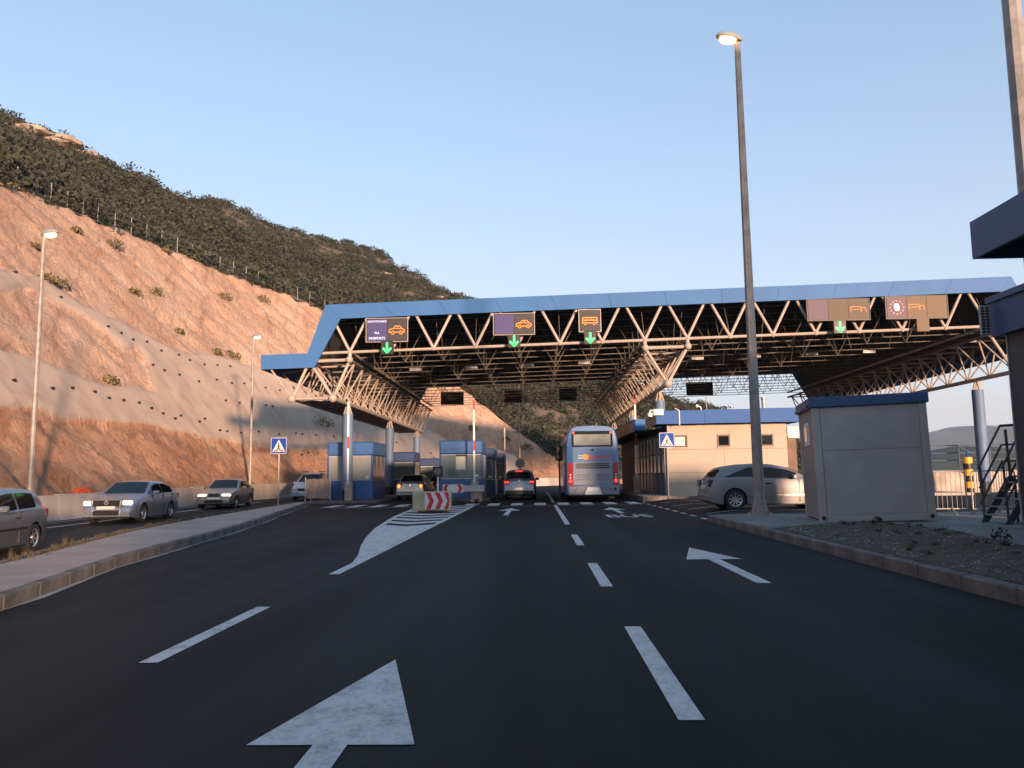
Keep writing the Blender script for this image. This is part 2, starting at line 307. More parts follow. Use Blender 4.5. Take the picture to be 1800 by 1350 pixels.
# ============================================================ hillside
TAB = [(-19.0,-30.0,-1.0,0.0,12.1,4.0),(-19.0,-24.0,-1.0,0.0,12.6,4.0),(-19.0,-18.0,-1.0,0.0,13.2,4.0),(-19.0,-12.0,-1.0,0.0,13.8,4.0),(-19.0,-6.0,-1.0,0.0,14.4,4.0),(-19.0,0.0,-1.0,0.0,15.0,4.0),(-19.0,6.0,-1.0,0.0,15.6,3.5),(-19.0,12.0,-1.0,0.0,16.2,3.4),(-19.0,18.0,-1.0,0.0,17.2,5.1),(-19.0,24.0,-1.0,0.0,18.3,8.2),(-19.0,30.0,-1.0,0.0,19.3,11.4),(-19.0,36.0,-1.0,0.001,20.2,15.1),(-19.0,42.0,-1.0,0.012,21.0,19.6),(-18.8,48.0,-0.999,0.044,21.6,24.8),(-18.4,54.0,-0.996,0.094,22.0,30.9),(-17.7,59.9,-0.987,0.163,22.5,37.1),(-16.4,65.8,-0.971,0.238,22.6,43.7),(-14.8,71.5,-0.951,0.309,22.1,50.2),(-12.8,77.1,-0.927,0.375,21.9,50.2),(-10.3,82.6,-0.9,0.436,21.2,47.7),(-7.5,87.9,-0.866,0.499,18.7,52.2),(-4.4,93.0,-0.832,0.555,15.1,61.5),(-0.9,97.8,-0.794,0.608,12.2,69.9),(2.9,102.5,-0.754,0.656,5.6,84.5),(6.9,106.9,-0.721,0.693,0.6,96.5),(11.2,111.1,-0.709,0.706,0.6,96.5),(15.4,115.4,-0.707,0.707,0.6,92.2),(19.6,119.6,-0.707,0.707,0.6,84.5),(23.9,123.9,-0.707,0.707,0.6,73.7),(28.1,128.1,-0.707,0.707,0.6,62.5),(32.4,132.4,-0.706,0.708,0.6,52.2),(36.6,136.6,-0.701,0.714,0.6,41.1),(40.9,140.8,-0.687,0.727,0.6,31.8),(45.3,144.8,-0.676,0.737,0.6,27.8),(49.8,148.9,-0.673,0.74,0.6,27.2),(54.2,152.9,-0.673,0.74,0.6,26.1),(58.6,157.0,-0.673,0.74,0.6,23.0),(63.1,161.0,-0.673,0.74,0.6,15.1),(67.5,165.0,-0.673,0.74,0.6,6.8),(72.0,169.1,-0.673,0.74,0.6,4.0),(80.8,177.1,-0.673,0.74,0.6,4.0),(94.2,189.2,-0.673,0.74,0.6,4.0)]
K, MS = .8, .62
def toe(s):
    i = max(0, min(len(TAB)-2, int(s//6))); f = max(0., min(1., s/6-i)); return [a+(b-a)*f for a, b in zip(TAB[i], TAB[i+1])]
SA = [(30,12.5),(66,13),(72,13),(76,13.5),(78,12.75),(81,12),(84,11.5),(86,10.75),(94,11.5),(100,11.25),(105,9.75),(112,8.75),(120,6.75),(122,5.25),(133,4),(133,.75),(129,0),(109,1.5),(98,3.75),(91,3.5),(82,4),(75,4.5),(70,4.5),(65,4.5),(63,4.5),(30,4.25)]
SB = [(30,10.6),(64,10.75),(70,11.25),(74,12.25),(76,11.75),(78,11),(79,9.6),(81.5,10),(79,6.75),(76,6.75),(73,6.75),(71,7),(69,7.5),(66,7.5),(61,7.25),(30,7.2)]
def sdist(p, poly):
    x, y = p; ins = False; d = 1e9; n = len(poly)
    for i in range(n):
        x0, y0 = poly[i]; x1, y1 = poly[(i+1) % n]
        if (y0 > y) != (y1 > y) and x < (x1-x0)*(y-y0)/(y1-y0)+x0: ins = not ins
        t = max(0, min(1, ((x-x0)*(x1-x0)+(y-y0)*(y1-y0))/((x1-x0)**2+(y1-y0)**2+1e-9))); d = min(d, math.hypot(x-x0-t*(x1-x0), y-y0-t*(y1-y0)))
    return d if ins else -d
def shot(s, z):
    if s > 140: return 0.
    wob = .35*noise.noise(Vector((s*.35, z*.5, 3))); a = sdist((s, z+wob), SA)
    if a < -1: return 0.
    return max(0, min(1, .5+min(a, -sdist((s, z+wob), SB))/.35))
def cliff_pt(s, z):
    x, y, nx, ny, H, D = toe(s); c = shot(s, z); h = z
    rough = (1-c)
    # vertical ribs, slanting gullies and broken rock; sprayed concrete is smoother and slightly proud
    q1 = s*.6+z*.5; d = .22*noise.noise(Vector((s*.10, z*.1, 1)))+.08*noise.noise(Vector((q1*.5, z*.1, 5)))
    rg = 1-abs(noise.noise(Vector((q1*.55, z*.06+s*.02, 9))))*2.2
    d += rough*(-.20*max(0, rg)**2+.16*noise.noise(Vector((s*.9+z*.5, z*.7, 2)))+.24*abs(noise.noise(Vector((s*2.1, z*1.7, 4))))+.15*noise.noise(Vector((s*4.3, z*4, 7))))
    d += c*.20+c*.04*noise.noise(Vector((s*1.3, z*1.1, 8)))
    # berm above each sprayed band
    r = K*h+.10*math.sin(h*.75+s*.05)
    d *= min(1, h/.8+.15)
    return Vector((x+nx*r-nx*d, y+ny*r-ny*d, h+d*.45)), c
ds = .36; NS = int(144/ds); NV = 96
vv = []; ff = []; cc = []
for i in range(NS+1):
    s = 12+i*ds; H = toe(s)[4]
    for j in range(NV+1):
        p, c = cliff_pt(s, (H+.35*noise.noise(Vector((s*.8, 0, 0))))*min(j, NV-1)/(NV-1)-.4*(1-j/NV))
        if j == NV: t_ = toe(s); p = p+Vector((t_[2]*3, t_[3]*3, -.5))
        vv.append(p); cc.append(c)
for i in range(NS):
    for j in range(NV): a = i*(NV+1)+j; ff.append((a, a+NV+1, a+NV+2, a+1))
me = bpy.data.meshes.new('rock_cutting'); me.from_pydata(vv, [], ff)
at = me.attributes.new('sprayed', 'FLOAT', 'POINT'); at.data.foreach_set('value', cc)
me.polygons.foreach_set('use_smooth', [True]*len(ff))
cliff = bpy.data.objects.new('rock_cutting', me); COL.objects.link(cliff); tag(cliff, kind='structure')
def cliff_mat():
    m = bpy.data.materials.new('cut_rock'); m.use_nodes = True; n = m.node_tree; p = n.nodes['Principled BSDF']; L = n.links.new; N = n.nodes.new
    p.inputs['Roughness'].default_value = .95; p.inputs['Specular IOR Level'].default_value = .15
    tc = N('ShaderNodeTexCoord')
    def nz(scale, det, sc=(1, 1, 1), rough=.65, dist=0):
        mp = N('ShaderNodeMapping'); mp.inputs['Scale'].default_value = sc; L(tc.outputs['Object'], mp.inputs[0])
        t = N('ShaderNodeTexNoise'); t.inputs['Scale'].default_value = scale; t.inputs['Detail'].default_value = det; t.inputs['Roughness'].default_value = rough; t.inputs['Distortion'].default_value = dist
        L(mp.outputs[0], t.inputs['Vector']); return t.outputs['Fac']
    def ramp(f, st):
        r = N('ShaderNodeValToRGB'); e = r.color_ramp.elements
        while len(e) < len(st): e.new(.5)
        for k, (pos, c) in enumerate(st): e[k].position = pos; e[k].color = (*c, 1)
        L(f, r.inputs[0]); return r.outputs[0]
    def mix(f, a, b, mode='MIX'):
        x = N('ShaderNodeMix'); x.data_type = 'RGBA'; x.blend_type = mode
        if isinstance(f, (int, float)): x.inputs[0].default_value = f
        else: L(f, x.inputs[0])
        L(a, x.inputs[6]); L(b, x.inputs[7]); return x.outputs[2]
    rock = ramp(nz(.22, 10, (1, 1, .6), .7, .6), [(.26, (.50, .30, .20)), (.42, (.60, .40, .285)), (.55, (.66, .47, .35)), (.72, (.73, .57, .45))])
    fine = ramp(nz(2.2, 12, (1, 1, .55), .75, .4), [(.28, (.50, .44, .40)), (.42, (.90, .88, .87)), (.62, (1.0, 1.0, 1.0)), (.8, (1.1, 1.1, 1.09))])
    rock = mix(.9, rock, fine, 'MULTIPLY')
    mp = N('ShaderNodeMapping'); mp.inputs['Rotation'].default_value = (R(-42), 0, 0); mp.inputs['Scale'].default_value = (.35, 1, 1); L(tc.outputs['Object'], mp.inputs[0])
    mp2 = N('ShaderNodeMapping'); mp2.inputs['Scale'].default_value = (1, .09, 1.3); L(mp.outputs[0], mp2.inputs[0])
    tg = N('ShaderNodeTexNoise'); tg.inputs['Scale'].default_value = 1.0; tg.inputs['Detail'].default_value = 9; tg.inputs['Roughness'].default_value = .7; tg.inputs['Distortion'].default_value = .3; L(mp2.outputs[0], tg.inputs['Vector'])
    rock = mix(.75, rock, ramp(tg.outputs['Fac'], [(.33, (.58, .48, .43)), (.47, (1, 1, 1)), (.75, (1.08, 1.06, 1.04))]), 'MULTIPLY')
    strk = ramp(nz(1.1, 6, (1, 1, .12)), [(.35, (.62, .55, .50)), (.52, (1, 1, 1))])
    rock = mix(.3, rock, strk, 'MULTIPLY')
    sz = N('ShaderNodeSeparateXYZ'); L(tc.outputs['Object'], sz.inputs[0]); hb = N('ShaderNodeMath'); hb.operation = 'MULTIPLY_ADD'; hb.inputs[1].default_value = 3.0; L(nz(.3, 5), hb.inputs[0]); L(sz.outputs[2], hb.inputs[2])
    hr = N('ShaderNodeMapRange'); hr.inputs[1].default_value = 6.0; hr.inputs[2].default_value = 9.5; L(hb.outputs[0], hr.inputs[0])
    clay = ramp(nz(1.4, 9, (1, 1, .16), .7), [(.32, (.50, .40, .34)), (.48, (.78, .68, .60)), (.7, (.92, .84, .78))])
    inv2 = N('ShaderNodeMath'); inv2.operation = 'SUBTRACT'; inv2.inputs[0].default_value = 1; L(hr.outputs[0], inv2.inputs[1]); rock = mix(inv2.outputs[0], rock, mix(1.0, rock, clay, 'MULTIPLY'))
    con = ramp(nz(.5, 8, (1, 1, .5)), [(.3, (.36, .275, .215)), (.5, (.425, .335, .265)), (.7, (.46, .375, .305))])
    cst = ramp(nz(.9, 7, (1, 1, .10), .6), [(.30, (.55, .46, .40)), (.45, (1, 1, 1))])
    con = mix(.45, con, cst, 'MULTIPLY')
    a = N('ShaderNodeAttribute'); a.attribute_name = 'sprayed'
    ed = N('ShaderNodeMath'); ed.operation = 'MULTIPLY_ADD'; ed.inputs[1].default_value = .9; L(nz(1.8, 8, (1, 1, 1), .7), ed.inputs[0]); L(a.outputs['Fac'], ed.inputs[2])
    er = N('ShaderNodeMapRange'); er.inputs[1].default_value = .86; er.inputs[2].default_value = 1.0; L(ed.outputs[0], er.inputs[0])
    col = mix(er.outputs[0], rock, con)
    L(col, p.inputs['Base Color'])
    b = N('ShaderNodeBump'); b.inputs['Distance'].default_value = .45
    inv = N('ShaderNodeMapRange'); inv.inputs[3].default_value = 1.0; inv.inputs[4].default_value = .12; L(a.outputs['Fac'], inv.inputs[0]); L(inv.outputs[0], b.inputs['Strength'])
    L(nz(2.6, 14, (1, 1, .7), .75), b.inputs['Height']); L(b.outputs[0], p.inputs['Normal']); return m
me.materials.append(cliff_mat())
# hill above the cutting
def hill_pt(s, t):
    # t: 0 at the crest, 1 at the ridge, beyond 1 falling away behind
    x, y, nx, ny, H, D = toe(s); ux, uy = nx, ny+.25; l = math.hypot(ux, uy); ux /= l; uy /= l
    d = D*t; c = Vector((x+nx*K*H, y+ny*K*H, H-.1)); h = MS*D*t if t <= 1 else MS*D*(1-.9*(t-1)**1.3)-(t-1)*6
    nn = 1.6*fbm(s*.07, d*.07, 2)*min(1, d/8)*min(1, D/20)
    return Vector((c.x+ux*d, c.y+uy*d, c.z+h+nn-1.3*min(1, t)*min(1, D/15)))
NSH = 150; NT = 46; vv = []; ff = []
for i in range(NSH+1):
    s = 24+i*(240-24)/NSH
    for j in range(NT+1): vv.append(hill_pt(s, 1.8*j/NT))
for i in range(NSH):
    for j in range(NT): a = i*(NT+1)+j; ff.append((a, a+NT+1, a+NT+2, a+1))
me = bpy.data.meshes.new('hill'); me.from_pydata(vv, [], ff); me.polygons.foreach_set('use_smooth', [True]*len(ff))
me.materials.append(mat('hill_ground', (.16, .12, .085), .95, var=.5, vs_=.25, bump=.6, bs=3, col2=(.06, .055, .035)))
hill = bpy.data.objects.new('hill', me); COL.objects.link(hill); tag(hill, kind='structure')
def leafmat(name, a, b):
    m = bpy.data.materials.new(name); m.use_nodes = True; n = m.node_tree; p = n.nodes['Principled BSDF']; L = n.links.new
    p.inputs['Roughness'].default_value = .75; p.inputs['Specular IOR Level'].default_value = .2
    g = n.nodes.new('ShaderNodeNewGeometry'); tc = n.nodes.new('ShaderNodeTexCoord'); t = n.nodes.new('ShaderNodeTexNoise'); t.inputs['Scale'].default_value = .33; t.inputs['Detail'].default_value = 4
    L(tc.outputs['Object'], t.inputs['Vector'])
    ad = n.nodes.new('ShaderNodeMath'); ad.operation = 'MULTIPLY_ADD'; ad.inputs[1].default_value = .45; L(g.outputs['Random Per Island'], ad.inputs[0]); L(t.outputs['Fac'], ad.inputs[2])
    r = n.nodes.new('ShaderNodeValToRGB'); r.color_ramp.elements[0].position = .4; r.color_ramp.elements[1].position = .95
    r.color_ramp.elements[0].color = (*a, 1); r.color_ramp.elements[1].color = (*b, 1); L(ad.outputs[0], r.inputs[0]); L(r.outputs[0], p.inputs['Base Color']); return m
scrubm = leafmat('scrub_leaf', (.022, .028, .020), (.060, .066, .048)); weedm = leafmat('weed_leaf', (.05, .06, .022), (.20, .16, .08))
def bush_into(V, F, c, r, h, n, ls, rn):
    for _ in range(n):
        th = rn.uniform(0, 6.283); ph = rn.uniform(-.15, 1); rr = rn.uniform(.55, 1.08)
        q = math.sqrt(max(0, 1-ph*ph)); p = Vector((c[0]+r*rr*q*math.cos(th), c[1]+r*rr*q*math.sin(th), c[2]+h*rr*max(ph, -.1)))
        a = Vector((rn.uniform(-1, 1), rn.uniform(-1, 1), rn.uniform(-1, 1))).normalized(); b = a.orthogonal().normalized()
        b = (Matrix.Rotation(rn.uniform(0, 6.28), 3, a) @ b); l = ls*rn.uniform(.6, 1.4); c2 = a.cross(b)
        k = len(V); V += [tuple(p+b*l), tuple(p+c2*l*.6), tuple(p-b*l*.9), tuple(p-c2*l*.55)]; F.append((k, k+1, k+2, k+3))
V = []; F = []; rn = random.Random(3); cnt = 0
while cnt < 6600:
    s = rn.uniform(40, 232); D = toe(s)[5]; t = rn.uniform(0, 1)**.9*1.12
    if D < 8 and rn.random() < .6: continue
    if rn.random() > .25+.75*min(1, D/60): continue
    p = hill_pt(s, t)
    if t > .8: r_k = .7
    else: r_k = 1
    if fbm(p.x*.06, p.y*.06, 9, 3) > .75: continue
    far = min(1, max(.35, (p.y-30)/140)); r = rn.choice((.8, 1.1, 1.4, 1.8, 2.3))*rn.uniform(.8, 1.2)*r_k; hh = r*rn.uniform(.6, 1.05)
    bush_into(V, F, (p.x, p.y, p.z-.15), r, hh, int(110*(.6+r*.35)), .10+.06*r, rn); cnt += 1
me = bpy.data.meshes.new('hillside_scrub'); me.from_pydata(V, [], F); me.materials.append(scrubm)
tag(bpy.data.objects.new('hillside_scrub', me), 'dense dark green scrub covering the hill above the cutting', 'scrub', kind='stuff')
COL.objects.link(bpy.data.objects['hillside_scrub'])
# pale rock outcrops near the ridge
rockm = mat('pale_outcrop', (.36, .29, .23), .95, var=.3, vs_=1.5, bump=.6, bs=4)
def boulder(c, r, sx=1, sy=1, sz=.7, seed=0):
    bm = bmesh.new(); bmesh.ops.create_icosphere(bm, subdivisions=2, radius=1)
    for v in bm.verts:
        k = 1+.35*noise.noise(v.co*1.7+Vector((seed, 0, 0))); v.co = Vector((v.co.x*r*sx*k, v.co.y*r*sy*k, v.co.z*r*sz*k))
    bm.verts.index_update(); mb = MB(); mb.add([(v.co.x+c[0], v.co.y+c[1], v.co.z+c[2]) for v in bm.verts], [[v.index for v in f.verts] for f in bm.faces]); bm.free(); return mb
for k, (s, t) in enumerate(((103, .86), (104.5, .9), (106, .86), (107.5, .92), (101, .74), (109, .88), (126, .42), (134, .62), (150, .75), (162, .8))):
    p = hill_pt(s, t); tag(boulder(p, (1.5 if k < 6 else .8)+rn.random()*.6, 1.3, 1.5, .35, k).build('rock_outcrop', rockm), kind='structure')
# weep holes of the sprayed concrete
HOLES = [(73,13),(76,12.25),(79,11),(80,10.75),(81,10.5),(83,10.75),(84,10.25),(86,10.25),(87,10),(89,10),(91,10.25),(93,10.5),(81,8.75),(82,8.5),(84,8.5),(86,8.25),(89,8.75),(91,8.75),(93,9),(96,9),(98,9),(65,5.75),(68,5.75),(70,6),(72,6),(73,5.75),(74.4,5.75),(76,5.75),(77,5.5),(78,5.25),(80,5.25),(79,5),(82,5),(83,5.25),(88,7),(90,7),(92,7.25),(94,7.25),(95,7.25),(84,4.5),(85,4.5),(87,4.5),(90,4.75),(93,4.75),(96,5),(97,5),(99,5),(102,5),(95,3.25),(96.5,3.5),(98,3.5),(112,4.75),(117,3.75),(117,3.25),(62,5.9),(59,5.7),(70,12.4),(66,12.2)]
m = MB()
for s, z in HOLES:
    p, c = cliff_pt(s, z); t = toe(s); m.tube(p+Vector((t[2]*.2, t[3]*.2, 0)), p-Vector((t[2]*.10, t[3]*.10, -.06)), .075, n=8)
tag(m.build('weep_pipes', black, cliff), kind='stuff')
# single shrubs on the rock face
SHR = [(78,16.25,'on the bare rock left of the nearest hillside lamp head'),(89,20,'just below the crest of the cutting, above the rock gully'),(96,22,'on the crest of the cutting below the fence'),(87,15.5,'in the middle of the upper rock face'),(90,16.25,'in the middle of the upper rock face, right of its neighbour'),(90,13,'low on the upper rock face above the sprayed concrete'),(100,18.5,'high on the upper rock face left of the canopy'),(106,19.75,'highest before the canopy edge hides the cutting'),(76,13.25,'on the ledge above the upper concrete band'),(78,13.6,'on the ledge above the upper concrete band, right of the first'),(75,7,'on the ledge above the lower concrete band'),(93,11.75,'on the berm left of the canopy fascia'),(95,11.75,'on the berm touching the canopy fascia'),(101,6,'growing out of the grey concrete beside the front canopy column'),(80,21.3,'on the crest at the left edge of the picture'),(85,19.75,'at the crest between two fence posts'),(133,5.75,'in the gully of the far rock spur'),(136,4.75,'low on the far rock spur near its end'),(128,7,'on the far rock spur behind the middle booth')]
for k, (s, z, wh) in enumerate(SHR):
    p, c = cliff_pt(s, z); V = []; F = []; r = rn.uniform(.5, .95)*(1 if k != 13 else 1.4)
    bush_into(V, F, (0, 0, 0), r, r*.8, 150, .12, rn)
    e = empty('shrub', tuple(p), 0, 'small dry shrub '+wh, 'shrub', 'shrubs on the cutting')
    mm = MB(); mm.v = V; mm.f = F; mm.build('foliage', weedm, e, fix=False)
    st = MB()
    for q in range(4): a = rn.uniform(0, 6.28); st.tube((0, 0, -.25), (.3*r*math.cos(a), .3*r*math.sin(a), .35*r), .03, .012, 5)
    st.build('stem', mat('twig', (.10, .07, .05), .9), e)
# crest fence
fence = empty('crest_fence', tuple(hill_pt(70, .02)), 0, 'thin wire fence on posts along the top of the rock cutting', 'fence')
o0 = Vector(fence.location); pts = []
for k in range(36):
    s = 66+1.6*k; p = hill_pt(s, 0)+Vector((0, 0, -.2))-o0; p += Vector((toe(s)[2]*.5, toe(s)[3]*.5, 0)); pts.append(p)
    m = MB(); m.tube((0, 0, 0), (0, 0, 2.0), .035, n=6); m.build('post', galv, fence, loc=p)
for h in (.7, 1.4, 2.05):
    m = MB(); m.path([p+Vector((0, 0, h)) for p in pts], .008, 4); m.build('wire', galv, fence)
# concrete wall at the foot of the cutting
rw = empty('roadside_wall', (-18.2, 28, 0), 0, 'low weathered concrete wall running along the foot of the cutting', 'wall')
s = 24.; prev = None
wp = []
while s < 141:
    t = toe(s); off = .75; wp.append((t[0]-t[2]*off, t[1]-t[3]*off)); s += 4
for (x0, y0), (x1, y1) in zip(wp, wp[1:]):
    d = math.hypot(x1-x0, y1-y0); a = math.atan2(y1-y0, x1-x0); m = MB(); zb = gl(y0)-.1
    m.prism([(-.30, 0), (.30, 0), (.17, .35), (.10, 1.08), (-.10, 1.08), (-.17, .35)], .012, d-.012, 'x')
    m.build('wall_panel', wallmat, rw, loc=(x0+18.2, y0-28, zb), rz=a)
# ============================================================ border canopy (space frame on columns)
CY0, BAY, NB = 40.0, 2.146, 15
SL = .022
zc = lambda x: 7.70+SL*(x+9.42)                     # level of the lower chord layer
NX = [-9.42+BAY*i for i in range(16)]; CYB = CY0+BAY*15
canopy = empty('border_canopy', (6.8, 43.5, 0), 0, 'large blue edged canopy on a tubular space frame spanning the border lanes', 'canopy')
OC = Vector((-6.8, -43.5, 0))
def cb(mb, name, m=None, smooth=False, parent=None): return mb.build(name, m or steel, parent or canopy, smooth=smooth, loc=None if parent else OC)
# roof outline in section (x, z): lower left eave, raised middle, mirrored at the right
ztop = lambda x: 10.12+SL*(x+10.77)
FH = .75
secT = [(-13.9, 7.58), (-11.55, 7.63), (-10.3-.35, ztop(-10.65)), (23.95, ztop(23.95)), (25.2, 8.4), (27.6, 8.45)]
secB = [(-13.9, 6.84), (-11.2, 6.89), (-9.88, ztop(-9.88)-FH), (23.35, ztop(23.35)-FH), (24.75, 7.62), (27.6, 7.70)]
for nm, y0, y1 in (('front', CY0-.22, CY0-.10), ('rear', CYB+.10, CYB+.22)):
    for i in range(5):
        if i == 2:                                   # the long straight run is made of sheets
            n = 12
            for k in range(n):
                f0, f1 = k/n, (k+1)/n; g_ = .006
                P = lambda q, f: (q[2][0]+(q[3][0]-q[2][0])*f, q[2][1]+(q[3][1]-q[2][1])*f)
                a, b, c, d = P(secB, f0), P(secB, f1), P(secT, f1), P(secT, f0)
                m = MB(); m.prism([(a[0]+g_, a[1]), (b[0]-g_, b[1]), (c[0]-g_, c[1]), (d[0]+g_, d[1])], y0, y1, 'y'); cb(m, 'fascia_panel', blue)
        else:
            m = MB(); m.prism([secB[i], secB[i+1], secT[i+1], secT[i]], y0, y1, 'y'); cb(m, 'fascia_panel', blue)
for x, zb, zt in ((-13.9, 6.84, 7.58), (27.6, 7.70, 8.45)):
    m = MB(); m.box(x-.06, x+.06, CY0-.09, CYB+.09, zb+.002, zt-.002); cb(m, 'side_fascia', blue)
# roof sheets
ro = [(-13.8, 7.45), (-11.6, 7.50), (-10.6, ztop(-10.6)-.12), (23.9, ztop(23.9)-.12), (25.1, 8.28), (27.5, 8.32)]
ri = [(x, z-.10) for x, z in ro]
for i in range(5):
    m = MB(); m.prism([ri[i], ri[i+1], ro[i+1], ro[i]], CY0-.09, CYB+.09, 'y'); cb(m, 'roof_sheet', dark)
# purlins under the roof
for k in range(30):
    y = CY0+.6+k*(CYB-CY0-1.2)/29; m = MB(); m.prism([(-10.3, ztop(-10.3)-.42), (23.5, ztop(23.5)-.42), (23.5, ztop(23.5)-.24), (-10.3, ztop(-10.3)-.24)], y-.04, y+.04, 'y'); cb(m, 'purlin', dark)
zt_ = lambda x: ztop(x)-.52
# transverse trusses
for j in range(16):
    y = CY0+BAY*j
    if j == 0:
        m = MB(); m.tube((NX[0]-2.0, y, zc(NX[0]-2)-.02), (NX[15]+2.2, y, zc(NX[15]+2.2)), .075, n=8); cb(m, 'lower_chord')
        m = MB(); m.tube((NX[0]-.9, y, zt_(NX[0]-.9)), (NX[15]+.9, y, zt_(NX[15]+.9)), .07, n=8); cb(m, 'upper_chord')
        for i in range(16):
            for sg in (-1, 1):
                xt = NX[i]+sg*BAY*.46; m = MB(); m.tube((NX[i], y, zc(NX[i])), (xt, y, zt_(xt)), .075, n=8); cb(m, 'diagonal')
            m = MB(); m.ball((NX[i], y, zc(NX[i])), .13); cb(m, 'node', smooth=True)
    else:
        m = MB(); m.tube((NX[0]-2, y, zc(NX[0]-2)), (NX[15]+2.2, y, zc(NX[15]+2.2)), .027, n=5)
        for i in range(16) if j % 2 == 0 or j > 13 else ():
            for sg in (-1, 1): xt = NX[i]+sg*BAY*.5; m.tube((NX[i], y, zc(NX[i])), (xt, y, zt_(xt)), .020, n=5, cap=False)
        m.tube((NX[0]-1, y, zt_(NX[0]-1)), (NX[15]+1, y, zt_(NX[15]+1)), .03, n=5)
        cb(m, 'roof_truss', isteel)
    if j < 15:                                       # space-frame web between this truss and the next
        m = MB(); ym = y+BAY/2
        for i in range(0, 16): m.tube((NX[i], ym, zt_(NX[i])), (NX[i], y if i % 2 else y+BAY, zc(NX[i])), .016, n=4, cap=False)
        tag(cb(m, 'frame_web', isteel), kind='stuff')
for i in (0, 7, 8, 15):
    m = MB(); m.tube((NX[i], CY0, zc(NX[i])), (NX[i], CYB, zc(NX[i])), .07, n=6); cb(m, 'long_chord')
# keel trusses that carry the roof along the columns
def keel(tops, bots, zt, zb, name):
    e = bpy.data.objects.new('keel_truss', None); COL.objects.link(e); e.parent = canopy; e.location = OC
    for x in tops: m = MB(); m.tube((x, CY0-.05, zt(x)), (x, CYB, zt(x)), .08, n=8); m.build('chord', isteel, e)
    for x in bots: m = MB(); m.tube((x, CY0-.05, zb(x)), (x, CYB, zb(x)), .11, n=8); m.build('chord', steel, e)
    for x in tops:
        if x > -11: m = MB(); m.ball((x, CY0-.1, zt(x)), .19, 10); m.build('node', steel, e, smooth=True)
        m = MB(); m.tube((x, CY0, zt(x)), (x, CY0, zc(x)), .10, n=8); m.build('stub', steel, e)
    for x in bots: m = MB(); m.ball((x, CY0-.1, zb(x)), .23, 10); m.build('node', steel, e, smooth=True)
    for a, b in zip(tops, tops[1:]): m = MB(); m.tube((a, CY0, zt(a)), (b, CY0, zt(b)), .085, n=8); m.build('cross_tube', steel, e)
    for a, b in zip(bots, bots[1:]): m = MB(); m.tube((a, CY0, zb(a)), (b, CY0, zb(b)), .08, n=8); m.build('cross_tube', steel, e)
    for xb in bots:
        for xt in tops:
            if abs(xt-xb) > 1.7: continue
            for j in range(30):
                y0 = CY0+j*BAY/2; y1 = y0+BAY/2
                A, B = ((xt, y0, zt(xt)), (xb, y1, zb(xb))) if j % 2 else ((xb, y0, zb(xb)), (xt, y1, zt(xt)))
                m = MB(); m.tube(A, B, .045, n=6, cap=False); m.build('diagonal', steel, e)
            m = MB(); m.tube((xt, CY0, zt(xt)), (xb, CY0, zb(xb)), .08, n=8); m.build('diagonal', steel, e)
    for j in range(1, 16):
        y = CY0+j*BAY
        for a, b in zip(tops, tops[1:]): m = MB(); m.tube((a, y, zt(a)), (b, y, zt(b)), .05, n=5); m.build('cross_tube', steel, e)
        for a, b in zip(bots, bots[1:]): m = MB(); m.tube((a, y, zb(a)), (b, y, zb(b)), .05, n=5); m.tube((a, y-BAY, zb(a)), (b, y, zb(b)), .04, n=5); m.build('cross_tube', steel, e)
    return e
KT = lambda x: zc(x)-.42
keel([-11.5, -9.42], [-12.35, -10.25], KT, lambda x: 5.33, 'l')
for j in range(16):                                   # eave struts at the left
    y = CY0+j*BAY
    for A, B, r_ in (((-13.5, y, 6.9), (-12.35, y, 5.33), .05), ((-13.5, y, 6.95), (-11.5, y, 7.2), .04), ((-12.35, y, 5.33), (-11.5, y, 7.25), .045)): m = MB(); m.tube(A, B, r_, n=6); cb(m, 'eave_strut')
m = MB(); m.box(-12.3, -10.3, CY0+1.2, CYB, 5.30, 5.33); cb(m, 'service_deck', dark)
keel([NX[7], NX[8]], [(NX[7]+NX[8])/2], KT, lambda x: 5.78, 'm')
keel([NX[15], NX[15]+BAY], [NX[15]+BAY*.5], KT, lambda x: 6.1, 'r')
for x in (-10.3, (NX[7]+NX[8])/2+.1, NX[15]+1.05):
    zb = 5.33 if x < 0 else 5.78 if x < 20 else 6.1
    for y in (43.4, 56, 68.8):
        g0 = .1; h = zb-.55
        m = MB(); m.tube((x, y, g0+.55), (x, y, h), .29, n=24, cap=True); c = cb(m, 'column', mat('blue_column', (.10, .17, .29), .6, var=.1, vs_=1), smooth=True)
        m = MB(); m.tube((0, 0, 0), (0, 0, .02), .01, n=3)
        m = MB(); m.tube((x, y, g0-.1), (x, y, g0+.55), .25, n=16); m.build('column_foot', black, c)
        m = MB()
        for dx, dy in ((.2, 0), (-.2, 0), (0, .2), (0, -.2)): m.tube((x+dx, y+dy, h-.02), (x+dx*.2, y+dy*.2, zb), .06, n=6)
        m.build('bearing', steel, c)
# hanging lights under the roof
for k in range(9):
    x = -7+3.3*k; m = MB(); m.box(x-.35, x+.35, 46.2, 46.5, zc(x)-.25, zc(x)-.1); cb(m, 'floodlight', galv)

